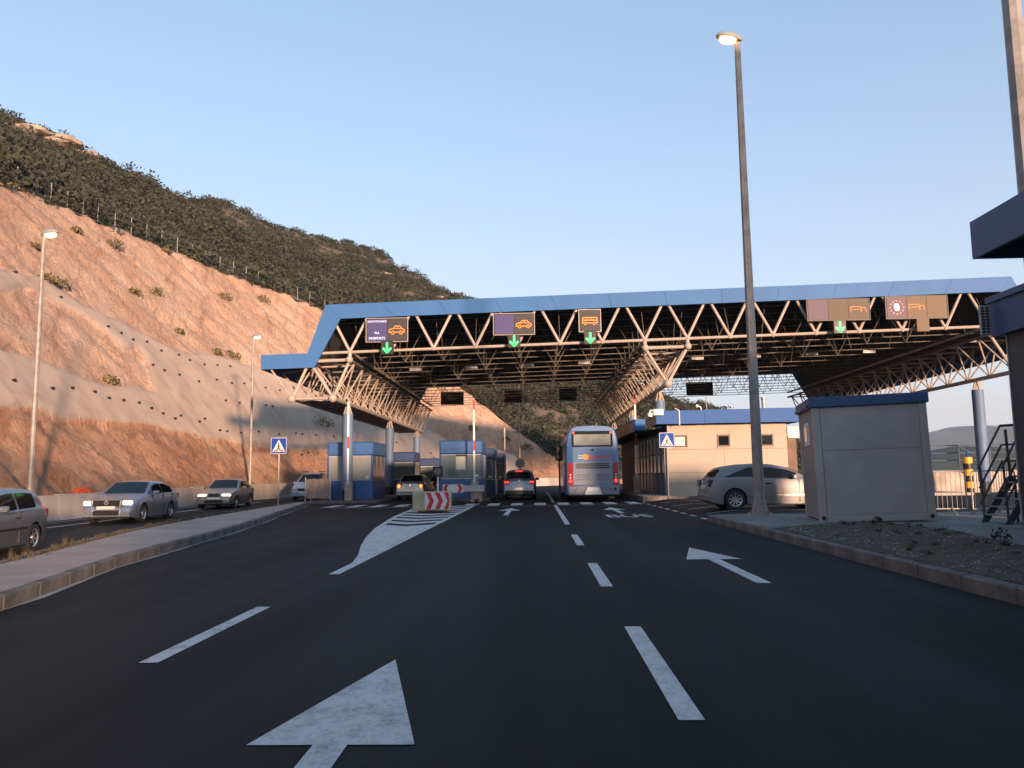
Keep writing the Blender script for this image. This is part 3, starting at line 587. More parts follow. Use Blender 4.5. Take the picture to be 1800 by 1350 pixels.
# ============================================================ lane signs
def stroke(mb, pts, y, wd=.02, closed=False):
    q = pts+[pts[0]] if closed else pts
    for a, b in zip(q, q[1:]):
        d = Vector((b[0]-a[0], b[1]-a[1])); l = d.length
        if l < 1e-6: continue
        d /= l; n = Vector((-d.y, d.x))*wd; a2 = Vector(a)-d*wd*.6; b2 = Vector(b)+d*wd*.6
        mb.add([(a2.x+n.x, y, a2.y+n.y), (a2.x-n.x, y, a2.y-n.y), (b2.x-n.x, y, b2.y-n.y), (b2.x+n.x, y, b2.y+n.y)], [(0, 1, 2, 3)])
def circ(cx, cz, r, n=10): return [(cx+r*math.cos(6.283*i/n), cz+r*math.sin(6.283*i/n)) for i in range(n)]
def icon(kind, x, z, w_, h_, y, wd):
    mb = MB(); T = lambda p: [(x+a*w_, z+b*h_) for a, b in p]
    if kind == 'car':
        stroke(mb, T([(.12, .2), (0, .22), (0, .48), (.12, .6), (.28, .64), (.4, .95), (.72, .95), (.86, .62), (1, .52), (1, .22), (.9, .2)]), y, wd); stroke(mb, T([(.34, .2), (.68, .2)]), y, wd)
        stroke(mb, T([(.28, .64), (.86, .62)]), y, wd*.7); stroke(mb, T([(.56, .64), (.56, .95)]), y, wd*.7)
        for c in (.23, .79): stroke(mb, circ(x+c*w_, z+.16*h_, .1*w_), y, wd, True)
    elif kind == 'bus':
        stroke(mb, T([(.08, .2), (0, .2), (.02, .9), (.98, .9), (1, .2), (.92, .2)]), y, wd); stroke(mb, T([(.3, .2), (.7, .2)]), y, wd); stroke(mb, T([(.02, .55), (.99, .55)]), y, wd)
        for c in (.22, .4, .58, .76): stroke(mb, T([(c, .55), (c, .9)]), y, wd*.7)
        for c in (.2, .8): stroke(mb, circ(x+c*w_, z+.15*h_, .085*w_), y, wd, True)
    elif kind == 'truck':
        stroke(mb, T([(0, .8), (.62, .8)]), y, wd*.7); stroke(mb, T([(0, .25), (.62, .25)]), y, wd*.7); stroke(mb, T([(.64, .2), (.64, .9), (.95, .9), (1, .5), (1, .2)], ), y, wd); stroke(mb, circ(x+.82*w_, z+.12*h_, .1*w_), y, wd, True)
    elif kind == 'truckdim':
        stroke(mb, T([(0, .2), (0, .85), (.65, .85), (.65, .2)]), y, wd*.6); stroke(mb, T([(.7, .2), (.7, .7), (.95, .7), (1, .2)]), y, wd*.6); stroke(mb, T([(.1, .5), (.55, .5)]), y, wd*.5)
    return mb
panel_dark = mat('led_panel_dark', (.03, .03, .034), .6, var=.1, vs_=8); panel_blue = mat('led_panel_blue', (.045, .045, .16), .6); panel_brown = mat('led_panel_brown', (.10, .065, .035), .6, var=.06, vs_=6); panel_olive = mat('led_panel_olive', (.065, .05, .03), .6); panel_lilac = mat('led_panel_lilac', (.085, .055, .095), .6)
led_dim = emit('led_orange_dim', (1, .22, .04), .5)
def lane_sign(x0, x1, z0, z1, cells, label, frame, name='lane_sign'):
    e = empty(name, ((x0+x1)/2, 39.55, z0), 0, label, 'lane sign', 'electronic lane signs on the canopy'); W = x1-x0; H = z1-z0; n = len(cells)
    m = MB(); m.box(-W/2, W/2, 0, .2, 0, H); m.build('cabinet', black, e)
    for k, (mt, ic) in enumerate(cells):
        a = -W/2+.04+(W-.08)*k/n; b = -W/2+.04+(W-.08)*(k+1)/n
        m = MB(); m.box(a+.008, b-.008, -.02, .003, .04, H-.04); p = m.build('display', mt, e)
        if ic in ('car', 'bus', 'truck', 'truckdim'):
            icon(ic, a+(b-a)*.12, H*.32, (b-a)*.76, H*.36, -.026, .018 if ic != 'truckdim' else .012).build('pictogram', led_orange if ic in ('car', 'bus', 'truck') else led_dim, p, fix=False)
        elif ic == 'eu':
            m = MB(); c0 = ((a+b)/2, H*.5)
            m.prism([(c0[0]-.08, c0[1]-.17), (c0[0]+.10, c0[1]-.17), (c0[0]+.13, c0[1]+.02), (c0[0]+.06, c0[1]+.2), (c0[0]-.12, c0[1]+.2), (c0[0]-.14, c0[1]+.05)], -.03, -.024, 'y'); m.build('letters', led_white, p)
            m = MB()
            for q in range(12): t = q*math.pi/6; m.disc((c0[0]+.33*math.cos(t), -.024, c0[1]+.33*math.sin(t)), .032, (0, -1, 0), .004, 6)
            m.build('star_ring', led_dim, p)
        elif ic == 'text':
            for tx, zz in (('SVE PUTOVNICE', .87), ('ALL', .38), ('PASSPORTS', .14)):
                text_mesh(tx, 'lettering', led_white, p, ((a+b)/2, -.024, H*zz), (R(90), 0, 0), .17 if zz < .5 else .14, sx=.95, ext=.001)
    t = .03; fm = MB(); fm.box(-W/2-t, W/2+t, -.03, .12, H, H+t); fm.box(-W/2-t, W/2+t, -.03, .12, -t, 0); fm.box(-W/2-t, -W/2, -.029, .119, .001, H-.001); fm.box(W/2, W/2+t, -.029, .119, .001, H-.001); fm.build('frame', frame, e)
    hm = MB()
    for hx in (-W*.35, W*.35): hm.box(hx-.03, hx+.03, .2, .42, H*.6, H*.72)
    hm.build('bracket', galv, e); return e
lane_sign(-8.48, -6.4, 8.12, 9.30, [(panel_blue, 'text'), (panel_dark, 'car')], 'electronic sign with lettering and an orange car, leftmost on the canopy', steel)
lane_sign(-2.02, .02, 8.36, 9.42, [(panel_blue, None), (panel_dark, 'car')], 'electronic sign with blank blue half and an orange car, above the middle booth', steel)
lane_sign(2.29, 3.35, 8.44, 9.54, [(panel_dark, 'bus')], 'narrow electronic sign with an orange bus, above the coach', galv)
lane_sign(13.66, 16.73, 8.78, 9.83, [(panel_lilac, None), (panel_olive, None), (panel_olive, 'truckdim')], 'three part electronic sign with a truck at its right end, right of the lamp post', black)
lane_sign(17.55, 20.57, 8.80, 9.92, [(panel_lilac, 'eu'), (panel_brown, 'truckdim'), (panel_brown, None)], 'three part electronic sign with a ring of stars, furthest right on the canopy', black)
def lane_signal(x, z, label, lit=True, brown=False):
    e = empty('lane_signal', (x, 39.5, z), 0, label, 'lane signal', 'lane signals under the electronic signs')
    m = MB(); m.cbox(-.31, .31, 0, .22, 0, .66, .015); m.build('housing', panel_brown if brown else black, e)
    if lit:
        a = MB()
        def bar(p, q, wdt=.055):
            stroke(a, [p, q], -.012, wdt)
        bar((0, .58), (0, .2)); bar((-.19, .30), (0, .10)); bar((.19, .30), (0, .10)); a.build('green_arrow', led_green, e, fix=False)
    m = MB(); m.box(-.04, .04, .08, .14, .66, .8); m.build('bracket', galv, e)
lane_signal(-7.42, 7.46, 'green down arrow signal under the leftmost sign')
lane_signal(-1.0, 7.68, 'green down arrow signal under the sign above the middle booth')
lane_signal(2.82, 7.78, 'green down arrow signal under the bus sign')
lane_signal(15.22, 8.10, 'thin green down arrow signal under the three part truck sign', True)
lane_signal(19.3, 8.12, 'blank brown signal box under the furthest right sign', False, True)
for k, (x, wd, wh) in enumerate(((-7.6, 2.1, 'leftmost'), (-2.0, 1.6, 'second from the left'), (3.0, 1.6, 'third from the left'), (9.6, 2.4, 'left of the lamp post'), (15.0, 2.4, 'right of the lamp post'))):
    e = empty('rear_sign', (x, CYB+.35, zc(x)+.1), 0, 'dark back of a sign hung on the far canopy edge, '+wh, 'sign', 'sign backs on the far canopy edge')
    m = MB(); m.cbox(-wd/2, wd/2, 0, .2, 0, 1.2, .02); m.build('cabinet', black, e); m = MB(); m.box(-.4, .4, -.15, -.002, .5, .6); m.build('bracket', galv, e)

# ============================================================ street lamps
def street_lamp(x, y, z0, z1, label, r0=.125, r1=.075, arm=(-.35, -.1), head=.55, lit=True, n=8, base=True):
    e = empty('street_lamp', (x, y, z0), 0, label, 'street lamp', 'street lamps'); H = z1-z0
    m = MB(); m.tube((0, 0, 0 if not base else .02), (0, 0, H-.1), r0, r1, n=n); p = m.build('pole', psteel, e)
    if base:
        m = MB(); m.cbox(-.3, .3, -.3, .3, 0, .03, .008); m.build('base_plate', galv, p)
        m = MB()
        for sx in (-.22, .22):
            for sy in (-.22, .22): m.tube((sx, sy, .03), (sx, sy, .09), .022, n=6)
        m.build('bolts', galv, p)
        m = MB()
        for k in range(8): a = k*math.pi/4; m.add([(r0*.8*math.cos(a), r0*.8*math.sin(a), .03), (.27*math.cos(a), .27*math.sin(a), .03), (r0*.9*math.cos(a), r0*.9*math.sin(a), .38)], [(0, 1, 2)])
        m.tube((0, 0, .03), (0, 0, .42), .235, r0*.98, n=16); m.build('foot_cone', psteel, p)
    if head:
        ax, ay = arm; d = Vector((ax, ay, 0)).normalized(); nrm = Vector((-d.y, d.x, 0)); m = MB()
        secs = [(-.12, .06, .06, .0), (.0, .10, .10, .01), (.18, .15, .13, .02), (.40, .155, .11, .03), (.58, .10, .07, .05), (.64, .03, .02, .06)]; ring = []
        for l, w_, h_, dz in secs:
            c = d*l*(head/.55)+Vector((0, 0, H-.02+dz)); ring.append([c+nrm*w_*1.25*math.cos(t)+Vector((0, 0, max(-.25, math.sin(t))*h_*1.5)) for t in [k*math.pi/5 for k in range(10)]])
        vs_ = [p_ for r_ in ring for p_ in r_]; fs = [(i*10+k, i*10+(k+1) % 10, (i+1)*10+(k+1) % 10, (i+1)*10+k) for i in range(len(secs)-1) for k in range(10)]+[tuple(range(10))[::-1], tuple(range(len(vs_)-10, len(vs_)))]
        m.add(vs_, fs); hd = m.build('lamp_head', galv, e, smooth=True)
        if lit:
            c = d*.30*(head/.55)+Vector((0, 0, H-.05)); m = MB(); vs_ = []; 
            m.ball((0, 0, 0), 1, 12)
            m.v = [tuple(c+d*vx_*.26+nrm*vy_*.17+Vector((0, 0, vz_*.11))) for vx_, vy_, vz_ in m.v]; m.build('lit_lens', lamp_em, hd, smooth=True)
    return e
street_lamp(5.92, 21.6, .16, 13.55, 'tall grey lamp post with lit head in front of the silver hatchback', .15, .085)
street_lamp(-18.75, 29.2, .2, 10.75, 'lit lamp post behind the low wall at the left edge of the picture', .11, .07, (.4, -.1), base=False)
street_lamp(-18.75, 52.0, .2, 10.75, 'lit lamp post behind the low wall left of the canopy', .11, .07, (.4, -.1), base=False)
street_lamp(9.3, 14.7, .16, 14.0, 'thick angular grey pole rising behind the dark blue roof corner, top right', .19, .15, head=None, base=False)
street_lamp(9.0, 118, 0, 9, 'thin grey pole in the distance right of the coach roof', .08, .06, head=None, base=False)
street_lamp(-1.7, 84, 0, 11.5, 'thin distant pole beside the far rock spur', .06, .05, head=None, base=False)

# ============================================================ booths
boothglass = mat('booth_glass', (.13, .16, .165), .12, var=.15, vs_=.8, spec=.6)
blind = mat('booth_blind', (.25, .27, .26), .35, var=.08, vs_=1.5)
def booth(x0, x1, y0, y1, z0, z1, label, bl=True, body=None, poster=False):
    e = empty('booth', ((x0+x1)/2, y0, z0), 0, label, 'booth', 'passport control booths'); W = x1-x0; D = y1-y0; H = z1-z0; body = body or blue2
    zw0, zw1 = H*.33, H*.76; t = .10
    m = MB(); m.cbox(-W/2, W/2, 0, D, 0, zw0, .03); m.build('lower_panel', body, e)
    m = MB(); m.cbox(-W/2, W/2, 0, D, zw1, H, .07); m.build('roof_fascia', body, e)
    for sx, sy in ((-W/2, 0), (W/2-t, 0), (-W/2, D-t), (W/2-t, D-t)): m = MB(); m.box(sx, sx+t, sy, sy+t, zw0+.001, zw1-.001); m.build('corner_post', body, e)
    gm = blind if bl else boothglass
    m = MB(); m.box(-W/2+t+.002, W/2-t-.002, .03, .045, zw0+.002, zw1-.002); w1 = m.build('window', gm, e)
    for z_ in (zw0+.001, zw1-.051): m = MB(); m.box(-W/2+t, W/2-t, .015, .03, z_, z_+.05); m.build('frame', galv, w1)
    for sx in (-W/2+.03, W/2-.045):
        m = MB(); m.box(sx, sx+.015, t+.002, D-t-.002, zw0+.002, zw1-.002); w2 = m.build('window', boothglass, e)
        for k in (.33, .66): m = MB(); m.box(sx-.01, sx+.025, D*k-.03, D*k+.03, zw0+.003, zw1-.003); m.build('mullion', galv, w2)
    m = MB(); m.box(-W/2+.2, W/2-.2, .5, D-.3, zw0, zw0+.12); m.build('counter', galv, e)
    m = MB(); m.box(W/2, W/2+.05, .5, D-.5, zw0-.02, zw0+.03); m.build('sill', galv, e)
    m = MB(); m.box(W/2-t-.32, W/2-t-.12, .008, .014, zw0+.10, zw0+.26); m.build('notice', signwhite, e)
    if poster:
        m = MB(); m.box(-.28, .27, .012, .028, zw0+.52, zw0+1.24); p = m.build('poster', mat('poster_paper', (.42, .48, .40), .6, var=.12, vs_=9), e)
        m = MB(); m.box(-.28, .27, .010, .026, zw0+1.25, zw0+1.34); m.build('poster_header', black, p)
    return e
booth(-11.55, -9.0, 43.9, 47.6, .1, 3.27, 'blue booth with pale blinds behind the front blue column')
booth(-5.3, -2.93, 43.7, 46.9, .1, 3.26, 'blue booth with a poster in its window, left of the waiting dark car', False, poster=True)
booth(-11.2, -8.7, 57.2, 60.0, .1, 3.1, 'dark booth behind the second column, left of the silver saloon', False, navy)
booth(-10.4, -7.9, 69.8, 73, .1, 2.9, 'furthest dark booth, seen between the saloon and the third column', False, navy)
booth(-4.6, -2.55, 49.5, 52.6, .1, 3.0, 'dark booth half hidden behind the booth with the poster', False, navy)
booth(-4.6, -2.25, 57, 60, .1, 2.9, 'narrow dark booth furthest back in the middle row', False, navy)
isl = MB(); isl.box(-12.1, -8.2, 40.9, 75, -.05, .10); tag(isl.build('traffic_island', kerbmat), kind='structure')
isl = MB(); isl.box(-5.6, -2.5, 42.6, 75, -.05, .10); tag(isl.build('traffic_island', kerbmat), kind='structure')
def boom(x, y, z0, L, label, r=.035):
    e = empty('boom_barrier', (x, y, z0), 0, label, 'barrier', 'raised boom barriers')
    m = MB(); m.cbox(-.19, .19, -.17, .17, 0, .95, .02); m.cbox(-.15, .15, -.13, .13, .95, 1.08, .04); m.build('cabinet', mat('barrier_cabinet', (.34, .27, .24), .6, var=.2, vs_=3), e)
    m = MB(); m.disc((0, -.17, .86), .13, (0, -1, 0), .06, 14); m.build('hub', galv, e)
    n = max(3, int(L/.55))
    for k in range(n):
        a = .9+L*k/n; b = .9+L*(k+1)/n; m = MB(); m.box(-.045, .045, -.27, -.23, a, b); m.build('boom_segment', red if k % 4 == 3 else white, e)
boom(-9.9, 42.1, .1, 4.3, 'raised red and white boom beside the front blue column')
boom(-3.3, 42.9, .1, 4.4, 'raised red and white boom in front of the booth with the poster')
boom(5.6, 45, .25, 4.6, 'raised red and white boom at the right side of the coach')
boom(-2.4, 62, .1, 4.0, 'raised boom far back beside the dark middle booths')
# concrete chevron block
e = empty('chevron_block', (-3.75, 28.6, 0), R(4), 'dirty concrete block with red and white chevron board on the hatched island', 'road block')
cbm = mat('dirty_concrete', (.40, .36, .23), .9, var=.35, vs_=2.2, bump=.5, bs=14, streak=True)
m = MB(); m.cbox(-.68, .68, 0, 1.35, .08, .76, .035); m.build('block', cbm, e)
m = MB(); m.box(-.5, .5, .08, 1.2, 0, .08); m.build('skid', black, e)
m = MB(); m.box(-.24, .64, -.022, -.002, .13, .745); bd = m.build('chevron_board', signwhite, e)
for k in range(3):
    x0 = -.20+.32*k; x1 = min(x0+.17, .62); mm = MB(); P = [(x0, .14), (x0+.16, .14), (x0+.29, .438), (x0+.16, .735), (x0, .735), (x0+.13, .438)]
    P = [(min(a, .635), b) for a, b in P]; mm.prism(P, -.029, -.023, 'y'); mm.build('chevron', red, bd)
# guard rail with hazard board
e = empty('guard_rail', (-3.6, 40.6, 0), 0, 'short steel guard rail with a red and white hazard board before the middle booth', 'guard rail')
m = MB(); m.prism([(0, .50), (.05, .53), (.05, .60), (.0, .66), (.05, .72), (.05, .80), (0, .84), (-.03, .80), (-.03, .53)], -1.1, .95, 'x'); m.build('rail', galv, e)
for x in (.35, .75): m = MB(); m.cbox(x-.09, x+.09, .06, .24, 0, .80, .01); m.build('post', mat('rusty_post', (.30, .20, .13), .8, var=.3, vs_=5), e)
m = MB(); m.box(-1.15, -.12, -.06, -.035, .47, .90); hb = m.build('hazard_board', signwhite, e)
for a, s_ in ((-1.12, 1), (-.42, 1)):
    m = MB(); m.prism([(a, .48), (a+.17, .48), (a+.28, .685), (a+.17, .89), (a, .89), (a+.11, .685)] if a > -1 else [(a+.28, .48), (a+.11, .48), (a, .685), (a+.11, .89), (a+.28, .89), (a+.17, .685)], -.067, -.061, 'y'); m.build('chevron', red, hb)
# lane lights on posts
e = empty('signal_light', (-4.95, 40.2, 0), 0, 'unlit square black signal with round lens on a white post by the chevron block', 'traffic light')
m = MB(); m.tube((0, 0, 0), (0, 0, 1.3), .045, n=8); m.build('post', white, e); m = MB(); m.cbox(-.24, .24, -.1, .1, 1.3, 1.82, .02); h_ = m.build('housing', black, e)
m = MB(); m.disc((0, -.1, 1.56), .17, (0, -1, 0), .02, 18); m.build('lens', mat('dull_lens', (.12, .12, .10), .4), h_)
e = empty('traffic_light', (1.13, 39.2, 0), 0, 'black traffic light on a thin post left of the coach', 'traffic light')
m = MB(); m.tube((0, 0, 0), (0, 0, 2.0), .04, n=8); m.build('post', black, e)
for k, z in enumerate((1.98, 2.36)): m = MB(); m.cbox(-.17, .17, -.1, .1, z, z+.35, .03); h_ = m.build('housing', black, e); m = MB(); m.tube((0, -.1, z+.17), (0, -.25, z+.2), .12, .12, 12, False); m.build('visor', black, h_)
e = empty('round_sign', (-1.2, 60, 0), 0, 'back of a small round road sign above the waiting dark car', 'road sign')
m = MB(); m.tube((0, 0, 0), (0, 0, 2.6), .035, n=8); m.build('post', galv, e); m = MB(); m.disc((0, -.04, 2.2), .36, (0, -1, 0), .02, 24); m.build('plate', galv, e); m = MB(); m.box(-.2, .2, -.05, -.03, 1.2, 1.8); m.build('plate', galv, e)
# pedestrian crossing signs
def ped_sign(x, y, z0, label):
    e = empty('crossing_sign', (x, y, z0), 0, label, 'road sign', 'pedestrian crossing signs'); s = .36; zc_ = 2.62
    m = MB(); m.tube((0, 0, 0), (0, 0, zc_+.3), .03, n=8); m.build('post', galv, e)
    m = MB(); m.cbox(-s, s, -.06, -.035, zc_-s, zc_+s, .006); p = m.build('sign_plate', signblue, e)
    m = MB(); b_ = [(-s, zc_-s), (s, zc_-s), (s, zc_+s), (-s, zc_+s)]; stroke(m, [(a*.95, zc_+(b-zc_)*.95) for a, b in b_], -.0625, .010, True); m.build('border', signwhite, p, fix=False)
    m = MB(); m.prism([(-.29, zc_-.27), (.29, zc_-.27), (0, zc_+.27)], -.0665, -.062, 'y'); t = m.build('triangle', signwhite, p)
    m = MB(); m.disc((.0, -.067, zc_+.09), .035, (0, -1, 0), .003, 10)
    stroke(m, [(0, zc_+.04), (-.01, zc_-.08), (-.07, zc_-.2)], -.0695, .024); stroke(m, [(0, zc_-.08), (.06, zc_-.2)], -.0695, .022); stroke(m, [(.0, zc_+.02), (.07, zc_-.05)], -.0695, .013); stroke(m, [(.0, zc_+.02), (-.07, zc_-.03)], -.0695, .013)
    for k in (-.20, -.12, .12, .20): stroke(m, [(k, zc_-.25), (k*.75, zc_-.18)], -.0695, .018)
    m.build('walking_figure', black, t, fix=False)
ped_sign(-11.35, 35.0, .13, 'blue pedestrian crossing sign on the left pavement before the booths')
ped_sign(6.2, 38.0, .25, 'blue pedestrian crossing sign at the corner of the cream building')
# fence with boards
e = empty('board_fence', (-12.3, 42.6, 0), R(6), 'short weathered board panel on props left of the first booth', 'fence')
for k in range(8): m = MB(); m.box(k*.155, k*.155+.148, 0, .03, .22, 1.25+.01*(k % 3)); m.build('board', mat('weathered_board', (.30, .22, .175), .85, var=.25, vs_=4, streak=True), e)
for x in (-.06, 1.26): m = MB(); m.tube((x, .02, -.1), (x, .02, 1.35), .035, n=8); m.build('post', galv, e)
for x in (.1, 1.1): m = MB(); m.tube((x, -.05, .4), (x+.3, -.5, .05), .02, n=6); m.build('prop', galv, e)

# ============================================================ office building
wb = empty('office_building', (9.3, 39, .25), 0, 'cream panelled office with blue flat roof and three small windows behind the silver hatchback', 'building')
OB = Vector((-9.3, -39, -.25))
def ob(mb, name, m, parent=None, smooth=False): return mb.build(name, m, parent or wb, smooth=smooth, loc=None if parent else OB)
W3 = ((6.70, 7.36), (8.80, 9.42), (10.88, 11.5)); ZW0, ZW1 = 2.56, 3.14
# front wall as panels with recessed joints around the window openings
rows = [(.25, 1.33), (1.342, 2.44), (2.452, 3.66)]
for z0, z1 in rows[:2]:
    for a, b in ((6.4, 9.1), (9.112, 12.15)): m = MB(); m.box(a, b, 39, 39.18, z0, z1); ob(m, 'wall_panel', offwhite)
z0, z1 = rows[2]; xs = [6.4]+[q for ab in W3 for q in ab]+[12.15]
for k in range(0, 8, 2): m = MB(); m.box(xs[k]+(.004 if k else 0), xs[k+1]-.004, 39, 39.18, z0, z1); ob(m, 'wall_panel', offwhite)
brown = mat('brown_frame', (.045, .028, .02), .5); whiteblind = mat('white_blind', (.5, .52, .52), .6, var=.1, vs_=12)
for k, (a, b) in enumerate(W3):
    for q0, q1 in ((z0, ZW0-.004), (ZW1+.004, z1)): m = MB(); m.box(a+.001, b-.001, 39.002, 39.178, q0, q1); ob(m, 'wall_panel', offwhite)
    m = MB(); t = .07; m.box(a, b, 38.97, 39.08, ZW0, ZW0+t); m.box(a, b, 38.97, 39.08, ZW1-t, ZW1); m.box(a, a+t, 38.971, 39.079, ZW0+t, ZW1-t); m.box(b-t, b, 38.971, 39.079, ZW0+t, ZW1-t); f = ob(m, 'window_frame', brown)
    m = MB(); m.box(a+t, b-t, 39.04, 39.055, ZW0+t, ZW1-t); m.build('pane', glass if k else whiteblind, f)
    m = MB(); m.box(a-.03, b+.03, 38.93, 38.99, ZW0-.05, ZW0-.004); m.build('sill', offwhite, f)
m = MB(); m.box(6.40, 6.62, 39.185, 60, .25, 3.66); ob(m, 'core_wall', dark)
m = MB(); m.box(6.62, 12.14, 59.8, 60, .25, 3.66); ob(m, 'rear_wall', offwhite)
m = MB(); m.box(12.0, 12.14, 39.185, 59.8, .25, 3.66); ob(m, 'side_wall', offwhite)
m = MB(); m.box(12.15, 13.4, 41.5, 58, .25, 3.6); ob(m, 'side_block', mat('brown_render', (.16, .11, .08), .8, var=.2, vs_=2))
sidegrey = mat('grey_glazing_bar', (.16, .165, .17), .5, var=.15, vs_=2)
for k in range(9):
    y = 39.3+1.35*k; m = MB(); m.box(6.30, 6.395, y+.10, y+1.22, 1.35, 2.25); ob(m, 'side_window', glass); m = MB(); m.box(6.26, 6.395, y-.09, y+.09, .26, 3.3); ob(m, 'mullion', sidegrey)
    m = MB(); m.box(6.30, 6.395, y+.10, y+1.22, 2.32, 3.2); ob(m, 'side_window', glass); m = MB(); m.box(6.28, 6.395, y+.10, y+1.22, .27, 1.28); ob(m, 'lower_panel', navy)
# roof fascia
rf = MB(); rf.box(5.85, 12.65, 38.45, 41.6, 3.72, 3.80); rt = ob(rf, 'roof', dark)
blueb = mat('blue_office_fascia', (.022, .095, .30), .6, var=.06, vs_=.7, spec=.25)
def fas(x0, x1, y0, y1, z0, z1): m = MB(); m.box(x0, x1, y0, y1, z0, z1); ob(m, 'fascia_panel', blueb)
for a, b in zip((5.8, 8.1, 10.4), (8.09, 10.39, 12.7)): fas(a, b, 38.38, 38.44, 3.66+.004*(a-5.8), 4.30+.012*(a-5.8))
pf = mat('bounce_tinted_fascia', (.42, .26, .20), .6, var=.3, vs_=1.6)  # warm light bounced off the cliff, put into the fascia colour
m = MB(); m.box(5.80, 5.86, 38.445, 41.6, 3.66, 4.29); ob(m, 'side_fascia', pf)
m = MB(); m.box(5.24, 5.86, 42.7, 42.76, 3.55, 4.2); ob(m, 'fascia_panel', blue)
m = MB(); m.box(5.2, 5.26, 42.77, 60, 3.55, 4.2); ob(m, 'side_fascia', pf)
m = MB(); m.box(5.27, 12.6, 41.62, 60, 3.5, 3.58); ob(m, 'roof', dark)
m = MB(); m.box(12.66, 12.72, 38.445, 60, 3.68, 4.36); ob(m, 'side_fascia', blue)
m = MB(); m.tube((6.9, 38.36, 3.6), (6.9, 38.36, 4.3), .03, n=8); m.tube((6.9, 38.36, 4.3), (6.75, 38.5, 4.4), .03, n=8); ob(m, 'downpipe', white)
m = MB(); m.tube((11.7, 41, 3.75), (11.7, 41, 5.0), .11, n=12); m.tube((11.7, 41, 5.0), (11.7, 41, 5.12), .14, n=12); ob(m, 'vent_pipe', galv)
m = MB(); m.tube((9.0, 42, 3.6), (9.0, 42, 5.3), .03, n=6); ob(m, 'mast', galv)
m = MB(); m.path([(8.5, 41, 3.7), (8.5, 41, 4.65), (8.3, 41, 4.75)], .03); m.ball((8.3, 41, 4.72), .09); ob(m, 'small_lamp', white)
e = empty('air_conditioner', (12.5, 39.2, 3.0), 0, 'small white air conditioner high on the wall end of the cream office', 'air conditioner')
m = MB(); m.cbox(-.28, .28, -.12, .2, 0, .5, .03); c = m.build('casing', white, e); m = MB(); m.tube((0, -.12, .25), (0, -.14, .25), .19, .17, 16); m.build('fan_grille', galv, c); m = MB(); m.box(-.25, .25, -.1, .2, -.06, -.002); m.build('bracket', galv, e)
e = empty('security_camera', (5.7, 38.3, 3.95), 0, 'white security camera on the roof corner of the cream office', 'camera')
m = MB(); m.cbox(-.05, .42, -.16, -.02, .12, .42, .02); m.build('junction_box', white, e); m = MB(); m.path([(-.05, -.1, .35), (-.22, -.1, .35), (-.22, -.1, .2)], .035); m.build('arm', white, e)
m = MB(); m.tube((-.22, -.1, .06), (-.22, -.1, .24), .12, .13, 14); c = m.build('camera_body', white, e, smooth=True); m = MB(); m.ball((-.22, -.1, .06), .1, 12); m.build('dome', black, c, smooth=True)

# ============================================================ container cabin
e = empty('container_cabin', (7.66, 18.38, .17), R(-11), 'grey metal container cabin with blue roof edge on the right pavement', 'cabin')
e.rotation_euler.y = R(-1.2); W, D, H = 2.45, 2.4, 2.62
m = MB(); m.box(-W/2+.05, W/2-.05, .05, D-.05, .05, H); m.build('core', greyw, e)
for sx in (-W/2, W/2-.17): m = MB(); m.cbox(sx, sx+.17, 0, .17, 0, H, .012); m.build('corner_post', greyw, e); m = MB(); m.cbox(sx, sx+.17, D-.17, D, 0, H, .012); m.build('corner_post', greyw, e)
m = MB(); m.cbox(-W/2+.172, W/2-.172, .005, .1, 0, .16, .01); m.build('floor_beam', greyw, e)
for a, b in ((.17, 1.62), (1.628, H-.005)):
    m = MB(); m.box(-W/2+.178, W/2-.178, .022, .049, a, b); m.build('wall_sheet', greyw, e)
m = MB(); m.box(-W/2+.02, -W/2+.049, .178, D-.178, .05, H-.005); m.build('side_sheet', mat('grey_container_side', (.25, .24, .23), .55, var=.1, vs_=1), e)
m = MB(); m.box(-W/2-.02, -W/2+.018, .7, 1.4, 1.78, 2.32); f = m.build('window_frame', white, e); m = MB(); m.box(-W/2-.03, -W/2-.021, .84, 1.26, 1.88, 2.22); m.build('pane', glass, f)
m = MB(); m.cbox(-W/2-.05, W/2+.05, -.05, D+.05, H+.003, H+.24, .015); r_ = m.build('roof_edge', mat('blue_roof_edge', (.028, .085, .20), .45, var=.12, vs_=2), e)
m = MB(); m.cbox(-W/2-.10, -W/2-.053, .1, D-.1, H+.02, H+.09, .01); m.build('gutter', navy, r_)
for sx in (-W/2+.09, W/2-.09): m = MB(); m.disc((sx, -.002, .09), .05, (0, -1, 0), .008, 12); m.build('lifting_hole', black, e)

# ============================================================ near customs hall at the right edge
nb = empty('customs_hall', (14, 0, .16), 0, 'dark customs hall with two tiered navy roof at the right edge of the picture', 'building')
ON = Vector((-14, 0, -.16))
def nbb(mb, name, m, parent=None): return mb.build(name, m, parent or nb, loc=None if parent else ON)
m = MB(); m.box(9.58, 12.3, -20, 16.2, .16, 4.0); nbb(m, 'wall', mat('dark_wall', (.05, .055, .065), .5, var=.15, vs_=2))
m = MB(); m.box(9.42, 12.3, -20.2, 16.5, 4.002, 4.76); nbb(m, 'lower_roof', mat('navy_fascia', (.036, .082, .20), .42, var=.08, vs_=.8))
m = MB(); m.box(9.36, 9.44, -20.2, 16.52, 4.70, 4.82); nbb(m, 'roof_trim', mat('trim', (.06, .10, .20), .4))
m = MB(); m.box(6.95, 7.02, -20.5, 12.5, 4.60, 5.2); up = nbb(m, 'upper_fascia', MATS['navy_fascia'])
m = MB(); m.box(7.021, 11.9, 12.43, 12.5, 4.60, 5.2); nbb(m, 'upper_fascia', MATS['navy_fascia'])
m = MB(); m.box(7.021, 11.9, -20.5, 12.429, 4.90, 5.1); nbb(m, 'upper_roof', dark)
